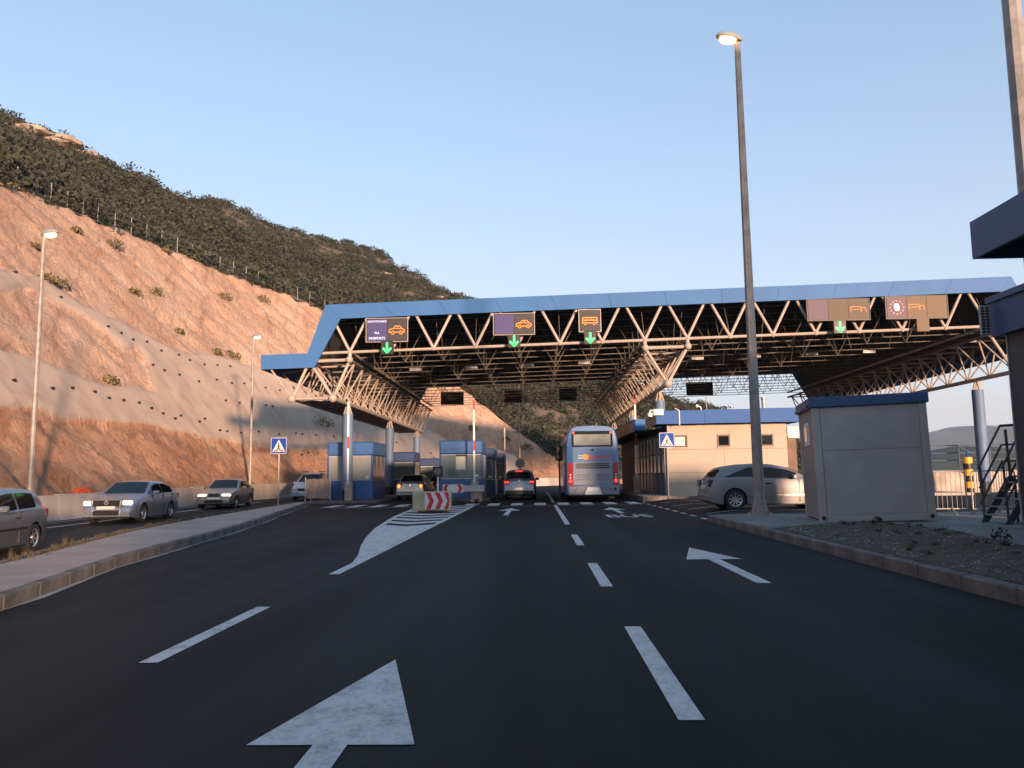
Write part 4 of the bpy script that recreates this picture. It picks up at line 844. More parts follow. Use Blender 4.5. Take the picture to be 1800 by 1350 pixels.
m = MB(); m.box(11, 11.7, -20, 12, 4.77, 4.899); nbb(m, 'clerestory', dark)
m = MB(); m.box(12.9, 14.5, 16.6, 18.3, .16, 4.8); nbb(m, 'side_block', MATS['dark_wall']); m = MB(); m.box(16.6, 18.6, 16.6, 18.3, .16, 3.3); nbb(m, 'side_block', MATS['dark_wall'])  # unseen blocks added out of view to shade the coach and office wall
m = MB(); m.box(-7.5, 7.019, -12.5, -3.0, 4.95, 5.07); nbb(m, 'unseen_shade_roof', dark)  # unseen roof added behind the camera to darken the near road
for y in (-12, -4): m = MB(); m.box(-6.6, -6.4, y-.1, y+.1, .0, 4.949); nbb(m, 'canopy_post', MATS['navy_fascia'])  # posts added to carry that unseen roof
for y in (-19, -10, 0, 9): m = MB(); m.box(7.4, 7.6, y-.1, y+.1, .16, 4.899); nbb(m, 'canopy_post', MATS['navy_fascia']) if y < 5 else None
for k in range(6):
    y = 15.3-1.9*k; m = MB(); m.box(9.54, 9.575, y-1.6, y, 1.3, 3.5); wd_ = nbb(m, 'window', glass); m = MB(); m.box(9.50, 9.575, y+.02, y+.12, 1.2, 3.6); nbb(m, 'window_frame', galv)
m = MB(); m.box(9.56, 9.61, 16.203, 16.24, .3, 4.0); nbb(m, 'corner_trim', galv)
e = empty('vent_grille', (9.25, 16.35, 4.02), 0, 'small grey slotted grille hanging at the corner of the navy lower roof', 'grille')
m = MB(); m.cbox(-.10, .10, 0, .06, 0, .62, .01); p = m.build('plate', galv, e)
for k in range(9):
    for q in (-.045, .045): m = MB(); m.box(q-.03, q+.03, -.008, .0, .05+.062*k, .09+.062*k); m.build('slot', black, p)
# stairs with platform
st = empty('access_stairs', (9.72, 16.95, .16), 0, 'dark steel access stairs with handrails beside the customs hall', 'stairs'); dsteel = mat('dark_steel', (.075, .078, .085), .55, metal=.3, var=.2, vs_=4)
for y in (-.1, .78):
    m = MB(); m.prism([(-.12, 0), (.02, 0), (.62, .82), (.62, 1.0), (.5, .96)], y, y+.04, 'y'); m.build('stringer', dsteel, st)
for k in range(5): m = MB(); m.box(-.05+.125*k, .14+.125*k, -.059, .779, .16+.17*k, .185+.17*k); m.build('tread', galv, st)
m = MB(); m.box(.62, 1.9, -.1, .82, .96, 1.0); m.box(.62, 1.9, -.1, -.05, .85, .958); m.build('platform', dsteel, st)
for x in (.66, 1.25, 1.84):
    for y in (-.07, .79): m = MB(); m.tube((x, y, 0), (x, y, .958), .03, n=6); m.build('leg', dsteel, st)
m = MB(); m.tube((.66, -.07, .1), (1.84, -.07, .1), .02, n=6); m.tube((.66, -.07, .1), (1.25, -.07, .9), .018, n=6); m.tube((1.84, -.07, .1), (1.25, -.07, .9), .018, n=6); m.tube((.66, -.07, .5), (1.84, -.07, .5), .018, n=6); m.build('brace', dsteel, st)
for y in (-.08, .80):
    m = MB(); m.tube((.58, y, .96), (.55, y, 2.0), .03, n=8); m.build('rail_post', dsteel, st); m = MB(); m.tube((1.9, y, .96), (1.9, y, 2.1), .025, n=8); m.build('rail_post', dsteel, st); m = MB(); m.tube((-.04, y, .1), (-.06, y, 1.2), .025, n=8); m.build('rail_post', dsteel, st)
    for dz in (0, -.42, -.76): m = MB(); m.tube((-.10, y, 1.15+dz), (.44, y, 2.08+dz), .024, n=8); m.build('handrail', dsteel, st)
    for dz in (0, -.42, -.78): m = MB(); m.tube((.44, y, 2.08+dz), (1.9, y, 2.16+dz), .02 if dz else .028, n=8); m.build('handrail', dsteel, st)
# crowd barriers
def crowd_barrier(x, y, rz, label):
    e = empty('crowd_barrier', (x, y, .16), rz, label, 'barrier', 'steel crowd barriers'); L = 1.9; H = 1.1
    m = MB(); pts = [(-L/2, 0, .15)]+[(-L/2+.12*(1-math.cos(a)), 0, H-.12+.12*math.sin(a)) for a in (0, .5, 1.05, 1.57)]+[(L/2-.12+.12*math.sin(a), 0, H-.12+.12*math.cos(a)) for a in (0, .5, 1.05, 1.57)]+[(L/2, 0, .15), (-L/2, 0, .15)]
    m.path(pts, .02, 8); fr = m.build('frame', galv, e)
    for k in range(15): m = MB(); xx = -L/2+L*(k+1)/16; m.tube((xx, 0, .15), (xx, 0, H), .008, n=5); m.build('bar', galv, fr)
    for xx in (-L*.3, L*.3): m = MB(); m.path([(xx, -.32, .0), (xx, 0, .17), (xx, .32, .0)], .016, 6); m.build('foot', galv, e)
crowd_barrier(10.0, 20.9, R(-4), 'steel crowd barrier next to the grey cabin'); crowd_barrier(11.75, 21.0, R(30), 'steel crowd barrier turned beside the access stairs')
# yellow and black bollard, railing, ramp wall beyond
e = empty('bollard', (21.2, 40, .0), 0, 'yellow and black striped bollard seen through the crowd barriers', 'bollard')
for k in range(6): m = MB(); m.tube((0, 0, .1+.3*k), (0, 0, .4+.3*k), .21, n=14); m.build('band', yellow if k % 2 else black, e)
m = MB(); m.tube((0, 0, 1.9), (0, 0, 2.2), .05, n=8); m.build('beacon', signblue, e)
rl = empty('railing', (23, 45, 0), 0, 'grey blue railing along a raised ramp behind the crowd barriers', 'railing'); rb = mat('railing_paint', (.07, .10, .15), .5)
for k in range(6): m = MB(); m.tube((-3+1.7*k, 0, 1.3), (-3+1.7*k, 0, 2.65), .04, n=6); m.build('post', rb, rl)
for z in (2.62, 2.2, 1.8): m = MB(); m.tube((-3, 0, z), (5.5, 0, z+.05), .03, n=6); m.build('rail', rb, rl)
for a in (-3, 0.4): m = MB(); m.tube((a, 0, 2.6), (a+1.7, 0, 1.6), .03, n=6); m.build('brace', rb, rl)
rwm = empty('ramp_wall', (22, 46, 0), 0, 'pale concrete ramp wall with stepped edge behind the crowd barriers', 'wall')
for k in range(8): m = MB(); m.box(-4+.32*k, 8, .3+.02*k, .5+.3*k, -.2 if k == 0 else 0.155*k-.002+.0, .155*(k+1)); m.build('step_block', concrete, rwm)
# ============================================================ vehicles
def paintmat(name, c, metal=.7): return mat(name, tuple(x*1.25 for x in c) if metal > .5 else c, .30, metal=metal, coat=.35, var=.04, vs_=2)
def make_car(name, loc, fwd, label, S, body, front=None, rear=None, plate_front=True, cat='car', rails=False, seen='both'):
    """S: L W H wheelbase fo r; top = [(u,z)] roofline from the nose; belt = [(u,z)]; side windows, screen and rear window ranges in u"""
    e = empty(name, loc, math.atan2(fwd[1], fwd[0]), label, cat)
    L, W, H, wbase, fo, r = S['L'], S['W'], S['H'], S['wb'], S['fo'], S['r']; gc = .19; aR = r+.05
    uf, ur = fo, fo+wbase
    top, belt = S['top'], S['belt']
    def ztop_(u): return (lerp_tab(top, u-.05)+2*lerp_tab(top, u)+lerp_tab(top, u+.05))/4
    def zbelt(u): return min(lerp_tab(belt, u), ztop_(u)-.035)
    def wid(u):
        w_ = W/2
        f = min(1, u/.55); b = min(1, (L-u)/.5)
        return w_*(1-.17*(1-f)**2)*(1-.12*(1-b)**2)
    def zbot(u):
        z = gc+.06*max(0, 1-u/.3)+.10*max(0, 1-(L-u)/.35)
        for c in (uf, ur):
            if abs(u-c) < aR: z = max(z, r+math.sqrt(max(0, aR*aR-(u-c)**2)))
        return z
    def sec(u):
        w_ = wid(u); z0 = zbot(u); zb = zbelt(u); zt = ztop_(u); gh = zt-zb; yb = w_*.955; dl = .34*gh+.015
        if z0 > zb-.12: z0 = zb-.12
        zk = lambda f, k: max(z0+.012*k, gc+f*(zb-gc)); pk = lambda z: w_*(.965+.035*min(1, (z-gc)/(.42*(zb-gc)))) if z < gc+.42*(zb-gc) else w_*(1-.010*((z-gc)/(zb-gc)-.42)/.58)
        return [(pk(z0), z0), (pk(zk(.22, 1)), zk(.22, 1)), (pk(zk(.5, 2)), zk(.5, 2)), (pk(zk(.82, 3)), zk(.82, 3)), (yb, zb), (yb-.018, zb+.012), (yb-.018-dl*.42, zb+.45*gh), (yb-.018-dl*.86, zb+.84*gh), (yb-.03-dl-.05, zb+.965*gh), ((yb-dl)*.55, zt), (0, zt+.012)]
    us = sorted(set([round(L*i/60, 4) for i in range(61)]+[round(c+s_*aR*k, 4) for c in (uf, ur) for s_ in (-1, 1) for k in (1.001, .985, .9, .75, .5, .25, 0)]+[.02, .06, L-.02, L-.06]+[round(q, 4) for q, _ in top if 0 <= q <= L]))
    us = [u for u in us if 0 <= u <= L]
    m = MB(); n = 11
    for u in us:
        sc = sec(u); x = L/2-u
        for y, z in sc: m.v.append((x, -y, z))
        for y, z in reversed(sc[:-1]): m.v.append((x, y, z))
    N = 2*n-1
    for i in range(len(us)-1):
        for k in range(N-1): m.f.append((i*N+k, i*N+k+1, (i+1)*N+k+1, (i+1)*N+k))
    m.f.append(tuple(range(N))); m.f.append(tuple((len(us)-1)*N+k for k in range(N)))
    bo = m.build('body', body, e, smooth=True)
    m = MB(); m.box(-L/2+.25, L/2-.25, -W/2+.24, W/2-.24, gc-.02, .62); m.box(-L/2+.7, L/2-.7, -W/2+.05, W/2-.05, gc-.03, gc+.05); m.build('underbody', black, e)
    # side glass
    def side_glass(u0, u1, lo=.07, hi=.90):
        for sg in (-1, 1):
            g_ = MB(); k = max(3, int((u1-u0)/.06)); rows = []
            for i in range(k+1):
                u = u0+(u1-u0)*i/k; s5, s6, s7 = sec(u)[5:8]; pts = []
                he = lo+(hi-lo)*min(1, (u1-u)/.8+.03) if S.get('smoked') and u0 > 2.6 else hi
                for f in (lo, (lo+he)/2, he):
                    a, b, t = (s5, s6, f/.5) if f <= .5 else (s6, s7, (f-.5)/.5); pts.append((L/2-u, sg*(a[0]+(b[0]-a[0])*t+.012), a[1]+(b[1]-a[1])*t))
                rows.append(pts)
            g_.v = [p for q in rows for p in q]; g_.f = [(i*3+j, i*3+j+1, i*3+j+4, i*3+j+3) for i in range(k) for j in range(2)]
            g_.build('side_window', glass, e, smooth=True)
    for a, b in S['side']: side_glass(a, b)
    def screen(u0, u1, nm, fr=.94):
        g_ = MB(); k = 8; rows = []
        for i in range(k+1):
            u = u0+(u1-u0)*i/k; sc = sec(u); w8, z8 = sc[8]; z9 = sc[9][1]; pts = []
            for f in (-1, -.75, -.4, 0, .4, .75, 1):
                y = f*w8*fr; a = abs(y); y9 = sc[9][0]; z = z9+.012*(1-a/max(y9, 1e-3)) if a < y9 else z9+(z8-z9)*(a-y9)/max(1e-3, w8-y9)
                pts.append((L/2-u+(.012 if u < L/2 else -.012), y, z+.012))
            rows.append(pts)
        g_.v = [p for q in rows for p in q]; g_.f = [(i*7+j, i*7+j+1, i*7+j+8, i*7+j+7) for i in range(k) for j in range(6)]
        return g_.build(nm, glass, e, smooth=True)
    screen(*S['ws'], 'windscreen'); rwd = screen(*S['rw'], 'rear_window')
    # wheels
    def wheel(u, sg):
        w_ = bpy.data.objects.new('wheel', None); COL.objects.link(w_); w_.parent = e; w_.location = (L/2-u, sg*(W/2-.115), r)
        t = MB(); prof = [(.09, r*.66), (.105, r*.80), (.10, r*.95), (.07, r), (-.07, r), (-.10, r*.95), (-.105, r*.8), (-.09, r*.66)]; q = 28
        for y, rr in prof:
            for i in range(q): a = 6.2832*i/q; t.v.append((rr*math.cos(a), sg*y, rr*math.sin(a)))
        for i in range(len(prof)-1):
            for j in range(q): t.f.append((i*q+j, i*q+(j+1) % q, (i+1)*q+(j+1) % q, (i+1)*q+j))
        t.build('tyre', rubber, w_, smooth=True)
        d = MB(); d.tube((0, sg*-.06, 0), (0, sg*.02, 0), r*.67, n=24); d.build('brake_disc', black, w_)
        m2 = MB(); rr = r*.665
        for i in range(24):
            a, b = 6.2832*i/24, 6.2832*(i+1)/24; m2.add([(rr*math.cos(a), sg*.095, rr*math.sin(a)), (rr*math.cos(b), sg*.095, rr*math.sin(b)), (rr*.88*math.cos(b), sg*.07, rr*.88*math.sin(b)), (rr*.88*math.cos(a), sg*.07, rr*.88*math.sin(a))], [(0, 1, 2, 3)])
        ns = S.get('spokes', 5)
        for i in range(ns):
            a = 6.2832*(i+.25)/ns; ca, sa = math.cos(a), math.sin(a); wd = .10*r*(5/ns)**.7
            p = lambda q_, o: (q_*ca-o*sa, sg*(.085-.03*(1-q_/rr)), q_*sa+o*ca)
            m2.add([p(.05, -wd), p(rr*.92, -wd*1.1), p(rr*.92, wd*1.1), p(.05, wd)], [(0, 1, 2, 3)])
        m2.tube((0, sg*.04, 0), (0, sg*.088, 0), r*.17, n=12); m2.build('rim', alloy, w_)
    for u in (uf, ur):
        for sg in (-1, 1): wheel(u, sg)
    # details
    zmb = S.get('mirror_z', zbelt(S['ws'][1])+.08); um = S['ws'][0]+.42
    for sg in (-1, 1):
        m = MB(); b0 = wid(um)*.955; m.cbox(L/2-um-.06, L/2-um+.06, min(sg*(b0-.02), sg*(b0+.20)), max(sg*(b0-.02), sg*(b0+.20)), zmb-.07, zmb+.07, .03); m.build('mirror', body if not S.get('black_mirror') else black, e, smooth=True)
    trim = MB()
    for sg in (-1, 1):
        for u in S['handles']: trim.cbox(L/2-u-.09, L/2-u+.09, min(sg*(wid(u)-.02), sg*(wid(u)+.025)), max(sg*(wid(u)-.02), sg*(wid(u)+.025)), zbelt(u)-.16, zbelt(u)-.12, .01)
    trim.build('door_handle', black if S.get('black_handle') else body, e)
    m = MB()
    for sg in (-1, 1):
        for u in S['seams']:
            z0, z1 = zbot(u)+.05, zbelt(u)-.01
            m.box(L/2-u-.006, L/2-u+.006, min(sg*(wid(u)*.955), sg*(wid(u)+.004)), max(sg*(wid(u)*.955), sg*(wid(u)+.004)), z0, z1)
        if S.get('strip'): a, b = uf+aR+.03, ur-aR-.03; m.box(L/2-b, L/2-a, min(sg*W/2*.95, sg*(W/2+.012)), max(sg*W/2*.95, sg*(W/2+.012)), .52, .57)
    m.build('door_seam', black, e)
    def face(u, ya, yb, za, zb, t, nm, mt, cham=.02, inset=.0):
        # a block on the nose (u near 0) or tail (u near L), following the plan taper
        sx = 1 if u < L/2 else -1; x = L/2-u; m_ = MB(); m_.cbox(min(x-.09*sx, x+t*sx), max(x-.09*sx, x+t*sx), ya, yb, za, zb, cham); return m_.build(nm, mt, e, smooth=True)
    if front: front(face, e, S)
    if rear: rear(face, e, S)
    if rails:
        for sg in (-1, 1): m = MB(); m.tube((.5, sg*.52, H+.05), (-1.3, sg*.52, H+.05), .025, n=6); m.build('roof_rail', black, e)
    return e
HATCH = dict(L=4.15, W=1.74, H=1.44, wb=2.51, fo=.82, r=.305, top=[(0,.52),(.05,.66),(.25,.78),(1.05,.95),(1.25,.99),(1.95,1.38),(2.4,1.435),(3.1,1.43),(3.6,1.38),(3.72,1.34),(4.02,.98),(4.08,.86),(4.15,.55)], belt=[(0,.62),(1.1,.90),(2.2,.91),(3.5,.95),(4.1,.90)], ws=(1.30,1.93), rw=(3.74,4.0), side=[(1.72,2.55),(2.65,3.42)], handles=[2.45], seams=[1.45,2.60], strip=True, black_handle=True, spokes=6)
SEDAN = dict(L=4.76, W=1.82, H=1.47, wb=2.71, fo=.95, r=.325, top=[(0,.50),(.06,.66),(.3,.76),(1.2,.96),(1.42,1.0),(2.2,1.42),(2.7,1.47),(3.3,1.44),(3.75,1.30),(4.2,1.06),(4.6,1.02),(4.70,.92),(4.76,.55)], belt=[(0,.62),(1.3,.93),(3.0,.97),(4.2,1.0),(4.7,.92)], ws=(1.47,2.18), rw=(3.42,4.12), side=[(1.95,2.78),(2.88,3.85)], handles=[2.6,3.55], seams=[1.75,2.83,3.75], spokes=7)
BMWS = dict(SEDAN, L=4.47, W=1.74, H=1.415, wb=2.725, fo=.76, r=.315, top=[(0,.48),(.06,.64),(.3,.72),(1.3,.91),(1.5,.95),(2.2,1.36),(2.65,1.415),(3.1,1.39),(3.5,1.26),(3.9,1.02),(4.35,.99),(4.43,.9),(4.47,.55)], belt=[(0,.6),(1.4,.88),(3.0,.91),(4.0,.95),(4.4,.90)], ws=(1.54,2.17), rw=(3.22,3.82), side=[(1.95,2.68),(2.77,3.52)], handles=[2.5,3.4], seams=[1.75,2.72,3.55])
OLDSEDAN = dict(SEDAN, L=4.4, W=1.70, H=1.43, wb=2.55, fo=.85, r=.305, rw=(3.2,3.75), top=[(0,.5),(.06,.64),(.3,.74),(1.2,.92),(1.4,.96),(2.1,1.37),(2.6,1.43),(3.1,1.41),(3.3,1.36),(3.8,1.02),(4.3,.98),(4.37,.86),(4.4,.5)], belt=[(0,.6),(1.3,.88),(3.0,.90),(4.3,.90)], ws=(1.45,2.07), side=[(1.9,2.6),(2.7,3.4)], handles=[2.4,3.3], seams=[1.7,2.65,3.45])
SUV = dict(L=4.42, W=1.81, H=1.62, wb=2.6, fo=.88, r=.35, top=[(0,.55),(.06,.78),(.3,.92),(1.1,1.06),(1.3,1.1),(1.95,1.54),(2.4,1.615),(3.3,1.60),(3.85,1.54),(3.95,1.50),(4.22,1.10),(4.34,1.02),(4.38,.9),(4.42,.5)], belt=[(0,.75),(1.2,1.0),(3.0,1.05),(4.3,1.0)], ws=(1.36,1.93), rw=(3.97,4.20), side=[(1.8,2.6),(2.7,3.6)], handles=[2.5,3.3], seams=[1.6,2.65,3.4], spokes=5)
MPV = dict(SUV, L=4.3, W=1.73, H=1.66, r=.30, top=[(0,.5),(.06,.68),(.3,.82),(.9,.98),(1.0,1.02),(1.75,1.56),(2.3,1.66),(3.4,1.65),(4.0,1.58),(4.15,1.4),(4.26,.95),(4.3,.5)], ws=(1.08,1.72), rw=(4.02,4.16), belt=[(0,.65),(1.0,.93),(3.0,.98),(4.2,.95)], side=[(1.6,2.4),(2.5,3.3),(3.4,3.85)])
COUPE = dict(L=4.29, W=1.75, H=1.44, wb=2.61, fo=.86, r=.325, top=[(0,.50),(.06,.66),(.3,.80),(1.0,.98),(1.15,1.02),(1.75,1.33),(2.2,1.425),(2.7,1.445),(3.2,1.425),(3.6,1.375),(3.80,1.33),(3.86,1.27),(4.08,1.02),(4.19,.95),(4.25,.80),(4.29,.5)], belt=[(0,.65),(1.1,.93),(2.2,.95),(3.3,1.02),(4.1,.98)], ws=(1.20,1.72), rw=(3.87,4.08), side=[(1.50,2.55),(2.62,3.78)], smoked=True, handles=[2.42], seams=[1.45,2.60], spokes=9, black_handle=True)
def fr_passat(face, e, S):
    L, W = S['L'], S['W']
    face(.02, -.46, .46, .62, .80, .035, 'grille', black); face(-.0, -.42, .42, .30, .46, .05, 'lower_intake', black); face(-.02, -.30, .30, .50, .61, .05, 'number_plate', plate, .006)
    m = MB(); m.disc((L/2+.02, 0, .73), .075, (1, 0, 0), .012, 18); m.build('badge_ring', chrome, e)
    m = MB()
    stroke(m, [(-.05, .77), (-.02, .69), (0, .74), (.02, .69), (.05, .77)], 0, .008); m.v = [(L/2+.036, x, z) for x, y, z in m.v]; m.build('badge', black, e, fix=False)
    for sg in (-1, 1):
        a, b = sorted((sg*.50, sg*.80)); face(.14, a, b, .63, .79, .09, 'headlight', head_em if S.get('lit', 1) else lens, .03); a, b = sorted((sg*.50, sg*.78)); face(.1, a, b, .34, .44, .06, 'fog_light', black)
        m = MB(); m.prism([(sg*.46, .80), (sg*.50, .80), (sg*.46, .28), (sg*.42, .28)], L/2+.03, L/2+.045, 'x'); m.build('chrome_strip', chrome, e)
    face(-.01, -.80, .80, .24, .275, .04, 'chrome_strip', chrome, .008)
def fr_bmw(face, e, S):
    for sg in (-1, 1):
        a, b = sorted((sg*.02, sg*.24)); face(.01, a, b, .58, .72, .04, 'kidney_grille', black, .025); a, b = sorted((sg*.34, sg*.76)); face(.12, a, b, .56, .70, .08, 'headlight', head_em, .04); a, b = sorted((sg*.50, sg*.70)); face(.05, a, b, .28, .38, .04, 'fog_light', lens)
    face(0, -.42, .42, .28, .42, .03, 'lower_intake', black); face(-.02, -.28, .28, .44, .54, .03, 'number_plate', plate, .006); face(-.01, -.72, .72, .20, .26, .03, 'lip', black)
def fr_mpv(face, e, S):
    face(.01, -.4, .4, .56, .70, .03, 'grille', black); face(0, -.3, .3, .40, .50, .04, 'number_plate', plate, .006)
    for sg in (-1, 1): a, b = sorted((sg*.44, sg*.76)); face(.12, a, b, .58, .74, .07, 'headlight', lens, .03)
def rear_generic(lit, zc_, indicators=False, plate_z=.72, quads=False, third=True):
    def f(face, e, S):
        L, W, H = S['L'], S['W'], S['H']; hw = W/2*.9
        for sg in (-1, 1):
            a, b = sorted((sg*(hw-.30), sg*(hw+.01))); h_ = face(L-.10, a, b, zc_-.11, zc_+.12, .10, 'tail_light', MATS['smoked_lens'] if S.get('smoked') else tailred, .03)
            if lit:
                for k in ((.08, .21) if quads else (.15,)):
                    m = MB(); m.disc((-L/2-.002, sg*(hw-k), zc_), .062 if quads else .10, (-1, 0, 0), .012, 14); m.build('lamp', ind_em if indicators else brake_em, h_)
        face(L-.02, -.27, .27, plate_z-.06, plate_z+.06, .03, 'number_plate', plate, .006); face(L-.03, -W/2*.84, W/2*.84, .28, .50, .06, 'rear_bumper', black if S.get('dark_bumper') else MATS['grey_bumper'], .03)
        if third and lit: x = -L/2+(L-S['rw'][0]); m = MB(); m.cbox(-L/2+(L-S['rw'][0])-.06, -L/2+(L-S['rw'][0])+.02, -.19, .19, H-.11, H-.06, .01); m.build('third_brake_light', brake_em, e)
        m = MB(); m.disc((-L/2-.0, 0, zc_+.04), .055, (-1, 0, 0), .02, 14); m.build('badge', chrome, e)
    return f
mat('smoked_lens', (.06, .05, .055), .15); mat('grey_bumper', (.22, .22, .23), .4, metal=.3)
silverblue = paintmat('silver_blue_paint', (.21, .24, .295)); grey = paintmat('grey_paint', (.16, .175, .195)); silver = mat('silver_paint', (.20, .205, .215), .42, metal=.3, coat=.15); gold = paintmat('beige_silver_paint', (.19, .18, .165)); darkp = paintmat('dark_paint', (.03, .03, .033), .2); skyb = paintmat('pale_blue_paint', (.28, .36, .48), .2); champagne = paintmat('champagne_paint', (.34, .30, .25))
a6 = R(6); f6 = (math.sin(a6), -math.cos(a6)); r6 = (f6[1], -f6[0])
def onc(wx, wy, du, dv): return (wx-f6[0]*du+r6[0]*dv, wy-f6[1]*du+r6[1]*dv)
p = onc(-14.0, 28.1, SEDAN['L']/2-SEDAN['fo'], .80); make_car('car', (*p, gl(28.5)), f6, 'silver blue saloon with lit headlights, middle of the oncoming queue', SEDAN, silverblue, fr_passat, rear_generic(False, .85))
p = onc(-14.55, 38.3, BMWS['L']/2-BMWS['fo'], .76); make_car('car', (*p, gl(39.5)), f6, 'silver saloon with twin grilles and lit headlights, behind the nearer saloon', BMWS, gold, fr_bmw, rear_generic(False, .8))
a9 = R(9); f6 = (math.sin(a9), -math.cos(a9)); r6 = (f6[1], -f6[0])
p = onc(-11.5, 18.0, HATCH['L']/2-(HATCH['fo']+HATCH['wb']), .76); make_car('car', (*p, gl(17)), f6, 'grey hatchback cut off by the left edge of the picture', HATCH, grey, None, rear_generic(False, .82))
make_car('car', (-14.0, 49.8, 0), (0.05, -1), 'pale blue people carrier with roof rails beside the board fence', MPV, skyb, fr_mpv, rear_generic(False, .9), rails=True)
make_car('car', (-7.05, 46.7, 0), (0, 1), 'silver saloon with orange indicators in the lane between the booths', OLDSEDAN, champagne, None, rear_generic(True, .80, True))
make_car('car', (-6.55, 57.6, 0), (.06, 1), 'dark car with red brake lights ahead of the silver saloon', HATCH, darkp, None, rear_generic(True, .85))
e_ = make_car('car', (-.92, 44.9, 0), (0, 1), 'dark car with four red lights waiting left of the coach', dict(SUV, dark_bumper=True, black_mirror=True), paintmat('graphite_paint', (.16, .165, .18)), None, rear_generic(True, .95, plate_z=.60, quads=True))
def fr_none(face, e, S): 
    for sg in (-1, 1): a, b = sorted((sg*.45, sg*.8)); face(.14, a, b, .6, .76, .08, 'headlight', lens, .03)
e_ = make_car('car', (7.55, 26.35, .13), (1, .02), 'silver three door hatchback parked behind the lamp post', COUPE, silver, fr_none, rear_generic(False, .84))
m = MB()
for sg in (-1, 1): m.box(COUPE['L']/2-COUPE['fo']-COUPE['wb']+.42, COUPE['L']/2-COUPE['fo']-.42, min(sg*.872, sg*.888), max(sg*.872, sg*.888), .44, .475)
m.build('side_moulding', chrome, e_)
# ------------------------------------------------------------ coach
bus = empty('coach', (2.70, 38.25, 0), 0, 'blue and silver coach seen from behind, waiting in the bus lane', 'bus'); BW, BH, BL = 1.265, 3.62, 12.0
busblue = mat('coach_blue', (.05, .135, .31), .4, coat=.3); bussil = mat('coach_silver', (.155, .18, .235), .4, metal=.15, coat=.3, var=.05, vs_=1)
m = MB(); sec_ = [(-BW, .35), (-BW, 2.2), (-BW+.04, 2.9), (-BW+.12, 3.3), (-BW+.26, 3.52), (-BW+.5, 3.6), (0, 3.64)]; sec_ = sec_+[(-x, z) for x, z in reversed(sec_[:-1])]
n = len(sec_); ys_ = [(0, .95, -.0), (.03, .985, 0), (.10, 1, 0), (BL-.3, 1, 0), (BL, .93, 0)]
for y, k, _ in ys_:
    for x, z in sec_: m.v.append((x*k, y+(z-.35)*.045 if y < 1 else y-(z-.35)*.03, .35+(z-.35)*(.985+.015*k)))
for i in range(len(ys_)-1):
    for k in range(n): m.f.append((i*n+k, i*n+(k+1) % n, (i+1)*n+(k+1) % n, (i+1)*n+k))
m.f.append(tuple(range(n))); m.f.append(tuple(range(len(m.v)-n, len(m.v)))); body_ = m.build('body', busblue, bus, smooth=True)
tilt = lambda z: (z-.35)*.045
def bp(x0, x1, z0, z1, t, nm, mt, par=None, cham=.01):
    m = MB(); a, b = tilt(z0), tilt(z1)
    m.add([(x0, a-t, z0), (x1, a-t, z0), (x1, b-t, z1), (x0, b-t, z1), (x0, a+.03, z0), (x1, a+.03, z0), (x1, b+.03, z1), (x0, b+.03, z1)], [(0, 1, 2, 3), (4, 7, 6, 5), (0, 4, 5, 1), (1, 5, 6, 2), (2, 6, 7, 3), (3, 7, 4, 0)]); return m.build(nm, mt, par or bus)
rwn = bp(-.98, .98, 2.62, 3.38, .012, 'rear_window', glass); bp(-.88, .88, 2.70, 3.22, .02, 'pane', mat('coach_window', (.20, .22, .20), .1, var=.2, vs_=1.4), rwn)
bp(-.93, .93, 1.92, 2.60, .010, 'upper_hatch', mat('coach_light_blue', (.075, .165, .31), .4, coat=.3)); en = bp(-.93, .93, .82, 1.915, .014, 'engine_hatch', bussil)
for k, z in enumerate((1.80, 1.71, 1.62)): bp(-.80, .80, z-.028, z+.028, .024, 'vent_slot', black, en)
for sg in (-1, 1):
    a, b = sorted((sg*.945, sg*1.20)); tl = bp(a, b, .82, 1.86, .016, 'tail_light', tailred)
    for z, mt, rr in ((1.00, brake_em, .085), (1.16, lens, .05), (1.30, lens, .05)): m = MB(); m.disc((sg*1.08, tilt(z)-.016, z), rr, (0, -1, 0), .02, 14); m.build('lamp', mt, tl)
    m = MB(); m.disc((sg*.90, tilt(3.3)-.012, 3.3), .06, (0, -1, 0), .02, 12); m.build('marker_lamp', brake_em, bus)
    m = MB(); m.cbox(min(sg*1.3, sg*1.48), max(sg*1.3, sg*1.48), BL+.1, BL+.3, 2.2, 2.9, .03); mr = m.build('mirror', black, bus)
bm_ = MB(); bm_.cbox(-1.22, 1.22, -.10, .25, .32, .80, .06); bmp = bm_.build('rear_bumper', bussil, bus, smooth=True)
m = MB(); m.prism([(-.42, .36), (.42, .36), (.28, .70), (-.28, .70)], -.115, -.102, 'y'); m.build('plate_recess', signwhite, bmp); m = MB(); m.box(-.26, .26, -.125, -.117, .53, .65); m.build('number_plate', plate, bmp)
for sg in (-1, 1): m = MB(); stroke(m, [(sg*.34, .72), (sg*.50, .36)], -.104, .012); stroke(m, [(sg*.78, .74), (sg*.92, .36)], -.104, .010); m.build('bumper_groove', black, bmp, fix=False)
m = MB(); m.disc((1.02, -.1, .60), .07, (0, -1, 0), .01, 16); m.build('tow_cover', black, bmp)
m = MB(); m.cbox(-.07, .07, tilt(2.45)-.03, tilt(2.45)+.01, 2.42, 2.52, .01); m.build('hatch_handle', black, bus)
rx = (R(90)+math.atan(.045)*-1, 0, 0)
text_mesh('Family Bus', 'lettering', mat('logo_red', (.62, .05, .03), .5), bus, (.30, tilt(2.12)-.013, 2.13), rx, .26, sx=1.0, shear=.2, bold=.006)
m = MB(); 
for z in (2.20, 2.09): m.box(-.68, -.44, tilt(z)-.016, tilt(z)-.012, z-.02, z+.02)
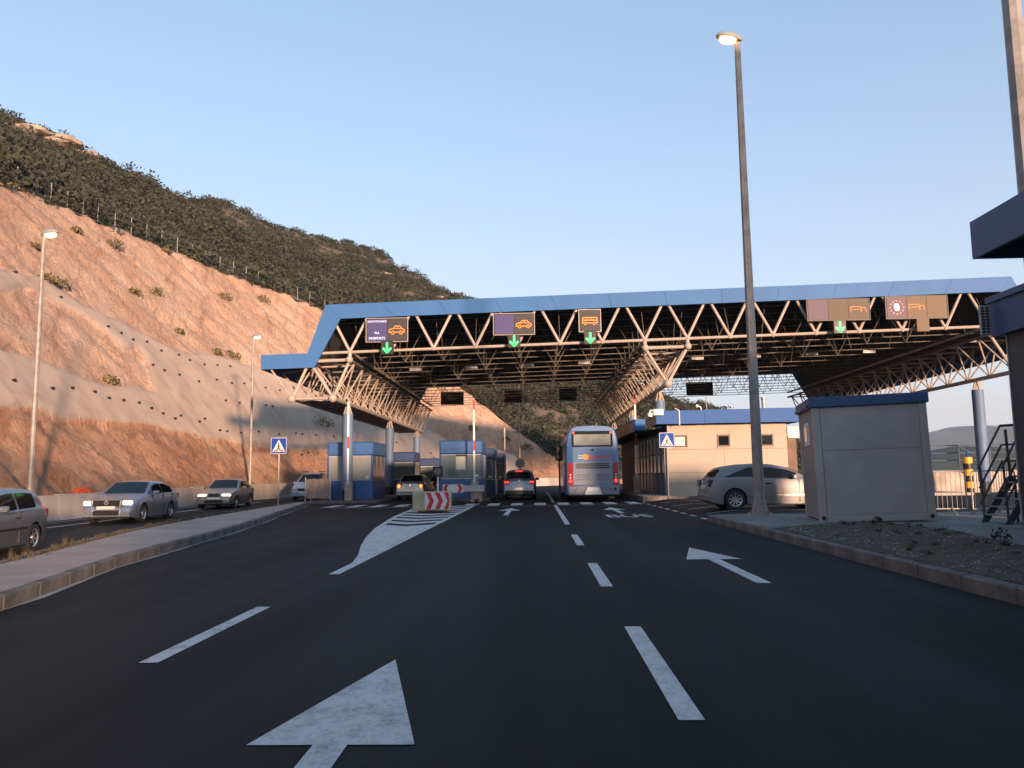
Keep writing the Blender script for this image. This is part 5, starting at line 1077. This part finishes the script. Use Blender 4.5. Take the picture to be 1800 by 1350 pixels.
m.build('logo_bars', signwhite, bus); m = MB(); m.prism([(-.46, 2.10), (-.36, 2.0), (-.22, 2.02), (-.16, 2.14), (-.24, 2.26), (-.4, 2.26), (-.46, 2.2)], tilt(2.13)-.018, tilt(2.13)-.010, 'y'); m.build('logo_mark', mat('logo_orange', (.85, .36, .05), .5), bus)
for x, al in ((-.48, 0), (.45, 0)):
    for z, l in ((1.28, .62), (1.18, .56), (1.06, .68)):
        m = MB(); nn = 9
        for k in range(nn): a = x-l/2+l*k/nn; m.box(a, a+l/nn*.72, tilt(z)-.019, tilt(z)-.0165, z-.018, z+.018+.006*(k % 3))
        m.build('small_print', mat('print_grey', (.08, .085, .10), .6), en)
for y in (2.9, 9.6):
    for sg in (-1, 1):
        w_ = bpy.data.objects.new('wheel', None); COL.objects.link(w_); w_.parent = bus; w_.location = (sg*1.08, y, .5); m = MB(); m.tube((-.16, 0, 0), (.16, 0, 0), .5, n=24); m.build('tyre', rubber, w_); m = MB(); m.tube((-.17, 0, 0), (.17, 0, 0), .27, n=16); m.build('rim', alloy, w_)
m = MB(); m.box(-1.1, 1.1, .5, 11.5, .25, .4); m.build('underbody', black, bus)
for sg in (-1, 1):
    for k in range(6): m = MB(); y = 1.2+1.65*k; m.box(min(sg*1.262, sg*1.272), max(sg*1.262, sg*1.272), y, y+1.55, 1.9, 2.85); m.build('side_window', glass, bus)

# ============================================================ ground cover, gravel, weeds
rn = random.Random(11)
V = []; F = []
def tuft(V, F, x, y, z, h, n, sp, rn):
    for _ in range(n):
        a = rn.uniform(0, 6.283); l = h*rn.uniform(.5, 1.2); dx, dy = math.cos(a)*sp*rn.random(), math.sin(a)*sp*rn.random(); w_ = .006+.006*rn.random(); k = len(V)
        V += [(x+dx*.3-w_, y+dy*.3, z), (x+dx*.3+w_, y+dy*.3, z), (x+dx, y+dy, z+l)]; F.append((k, k+1, k+2))
for i in range(520):
    y = rn.uniform(8, 38); a, b = vx(y)+.1, bx_(y); x = rn.uniform(a, b+.12); tuft(V, F, x, y, .11, rn.uniform(.02, .11) if rn.random() < .97 else rn.uniform(.12, .26), 12, .10, rn)
me = bpy.data.meshes.new('verge_grass'); me.from_pydata(V, [], F); me.materials.append(leafmat('dry_grass', (.05, .048, .03), (.125, .10, .065)))
o = bpy.data.objects.new('verge_grass', me); COL.objects.link(o); tag(o, 'dry grass tufts along the back of the left pavement', 'grass', kind='stuff')
PP = [(4.80, 7), (4.80, 16.6), (5.46, 17.2), (6.28, 17.8), (7.66, 17.35), (7.87, 15.9), (7.2, 12.2), (7.2, 7)]
m = MB(); NG = 26; 
def inp(x, y): return sdist((x, y), PP)
for i in range(NG):
    for j in range(84):
        x0, y0 = 4.76+3.3*i/NG, 7+10.9*j/84; x1, y1 = x0+3.3/NG, y0+10.9/84
        if inp((x0+x1)/2, (y0+y1)/2) > -.02: m.add([(x, y, .166+max(0, min(.09, inp(x, y)*.12))+.02*noise.noise(Vector((x*4, y*4, 0)))) for x, y in ((x0, y0), (x1, y0), (x1, y1), (x0, y1))], [(0, 1, 2, 3)])
tag(m.build('soil_patch', mat('patch_soil', (.075, .062, .044), .95, var=.5, vs_=4, bump=1, bs=30, speck=.5), fix=False), kind='structure')
V = []; F = []
for i in range(2600):
    x, y = rn.uniform(4.8, 7.9), rn.uniform(7, 17.8); d = inp(x, y)
    if d < .03: continue
    if rn.random() > (.9 if d < .5 or fbm(x*.7, y*.7, 1, 2) > .25 else .15): continue
    s = rn.uniform(.008, .026); z = .17+min(.09, d*.12); k = len(V); q = [rn.uniform(.5, 1.2) for _ in range(6)]
    V += [(x+s*q[0], y, z), (x, y+s*q[1], z), (x-s*q[2], y, z), (x, y-s*q[3], z), (x, y, z+s*.7*q[4]), (x, y, z-s*.5)]
    F += [(k, k+1, k+4), (k+1, k+2, k+4), (k+2, k+3, k+4), (k+3, k, k+4)]
me = bpy.data.meshes.new('gravel'); me.from_pydata(V, [], F); me.materials.append(gravelm); o = bpy.data.objects.new('gravel', me); COL.objects.link(o); tag(o, 'loose pale gravel scattered along the right kerb', 'gravel', kind='stuff')
V = []; F = []
for i in range(170):
    x, y = rn.uniform(4.9, 7.8), rn.uniform(7, 17.6)
    if inp(x, y) < .25 or fbm(x*.6, y*.6, 5, 2) < -.05: continue
    tuft(V, F, x, y, .17+min(.09, inp(x, y)*.12), rn.uniform(.03, .10), 12, .14, rn)
me = bpy.data.meshes.new('patch_weeds'); me.from_pydata(V, [], F); me.materials.append(leafmat('dull_weed', (.04, .045, .02), (.12, .11, .055))); o = bpy.data.objects.new('patch_weeds', me); COL.objects.link(o); tag(o, 'low dull weeds on the soil patch by the right kerb', 'weeds', kind='stuff')
for k, (x, y, wh) in enumerate(((7.25, 12.9, 'at the right edge of the soil patch'), (6.9, 16.6, 'on the soil patch in front of the cabin'))):
    e = empty('weed_plant', (x, y, .2), 0, 'small leafy weed '+wh, 'plant', 'weeds on the soil patch'); V = []; F = []; bush_into(V, F, (0, 0, .04), .15, .13, 60, .035, rn); mm = MB(); mm.v = V; mm.f = F; mm.build('leaves', scrubm, e, fix=False)
    mm = MB(); mm.tube((0, 0, -.05), (0, 0, .12), .008, n=5); mm.build('stem', MATS['twig'], e)
# red marker by the wall
e = empty('warning_cover', (-18.7, 32.6, .6), 0, 'small orange red sheet lying behind the low wall left of the nearer saloon', 'sheet')
m = MB(); m.prism([(-.4, 0), (.42, 0), (.36, .35), (.1, .48), (-.38, .42)], -.06, .06, 'y'); m.build('sheet', mat('orange_sheet', (.45, .07, .025), .6, var=.3, vs_=4), e); m = MB(); m.prism([(.0, .0), (.35, 0), (.18, .3)], -.075, -.062, 'y'); m.build('dark_mark', black, e)
# ============================================================ far hills to the right
def far_hill(name, dist, x0, x1, prof, depth, mt, seed, amp):
    V = []; F = []; nx_, ny_ = 120, 24
    for i in range(nx_+1):
        x = x0+(x1-x0)*i/nx_; h = lerp_tab(prof, x)
        for j in range(ny_+1):
            t = j/ny_*2; f = math.sin(min(t, 2)*math.pi/2)**.8 if t < 2 else 0; z = -2+h*f*(1+amp*noise.fractal(Vector((x/dist*14, t*3, seed)), 1, 2, 5)); V.append((x, dist+(t-1)*depth, z))
    for i in range(nx_):
        for j in range(ny_): a = i*(ny_+1)+j; F.append((a, a+ny_+1, a+ny_+2, a+1))
    me = bpy.data.meshes.new(name); me.from_pydata(V, [], F); me.polygons.foreach_set('use_smooth', [True]*len(F)); me.materials.append(mt); o = bpy.data.objects.new(name, me); COL.objects.link(o); tag(o, kind='structure')
forest = mat('far_forest', (.045, .06, .035), .95, var=.4, vs_=.02, col2=(.075, .08, .05))
far_hill('near_hill', 420, 120, 420, [(120, 2), (190, 9), (222, 15), (238, 11.5), (265, 9), (300, 8), (420, 8)], 110, forest, 2, .10)
far_hill('far_hill', 3000, 900, 3200, [(900, 90), (1500, 140), (1600, 158), (1680, 152), (1760, 163), (1900, 166), (2300, 170), (3200, 160)], 700, forest, 5, .10)
far_hill('valley_slope', 180, 70, 260, [(70, .5), (100, 3.0), (150, 4.5), (260, 5)], 60, forest, 8, .15)

# ============================================================ evening haze in the air
m = MB(); m.box(-1500, 4200, -900, 4300, -12, 240); hzo = m.build('haze', None)
hm = bpy.data.materials.new('haze'); hm.use_nodes = True; n = hm.node_tree; n.nodes.clear(); oo = n.nodes.new('ShaderNodeOutputMaterial'); pv = n.nodes.new('ShaderNodeVolumePrincipled')
pv.inputs['Color'].default_value = (.66, .80, 1, 1); pv.inputs['Density'].default_value = 1.3e-4; pv.inputs['Anisotropy'].default_value = 0
n.links.new(pv.outputs[0], oo.inputs['Volume']); hzo.data.materials.append(hm); tag(hzo, 'thin evening haze over the valley', 'haze', kind='stuff')
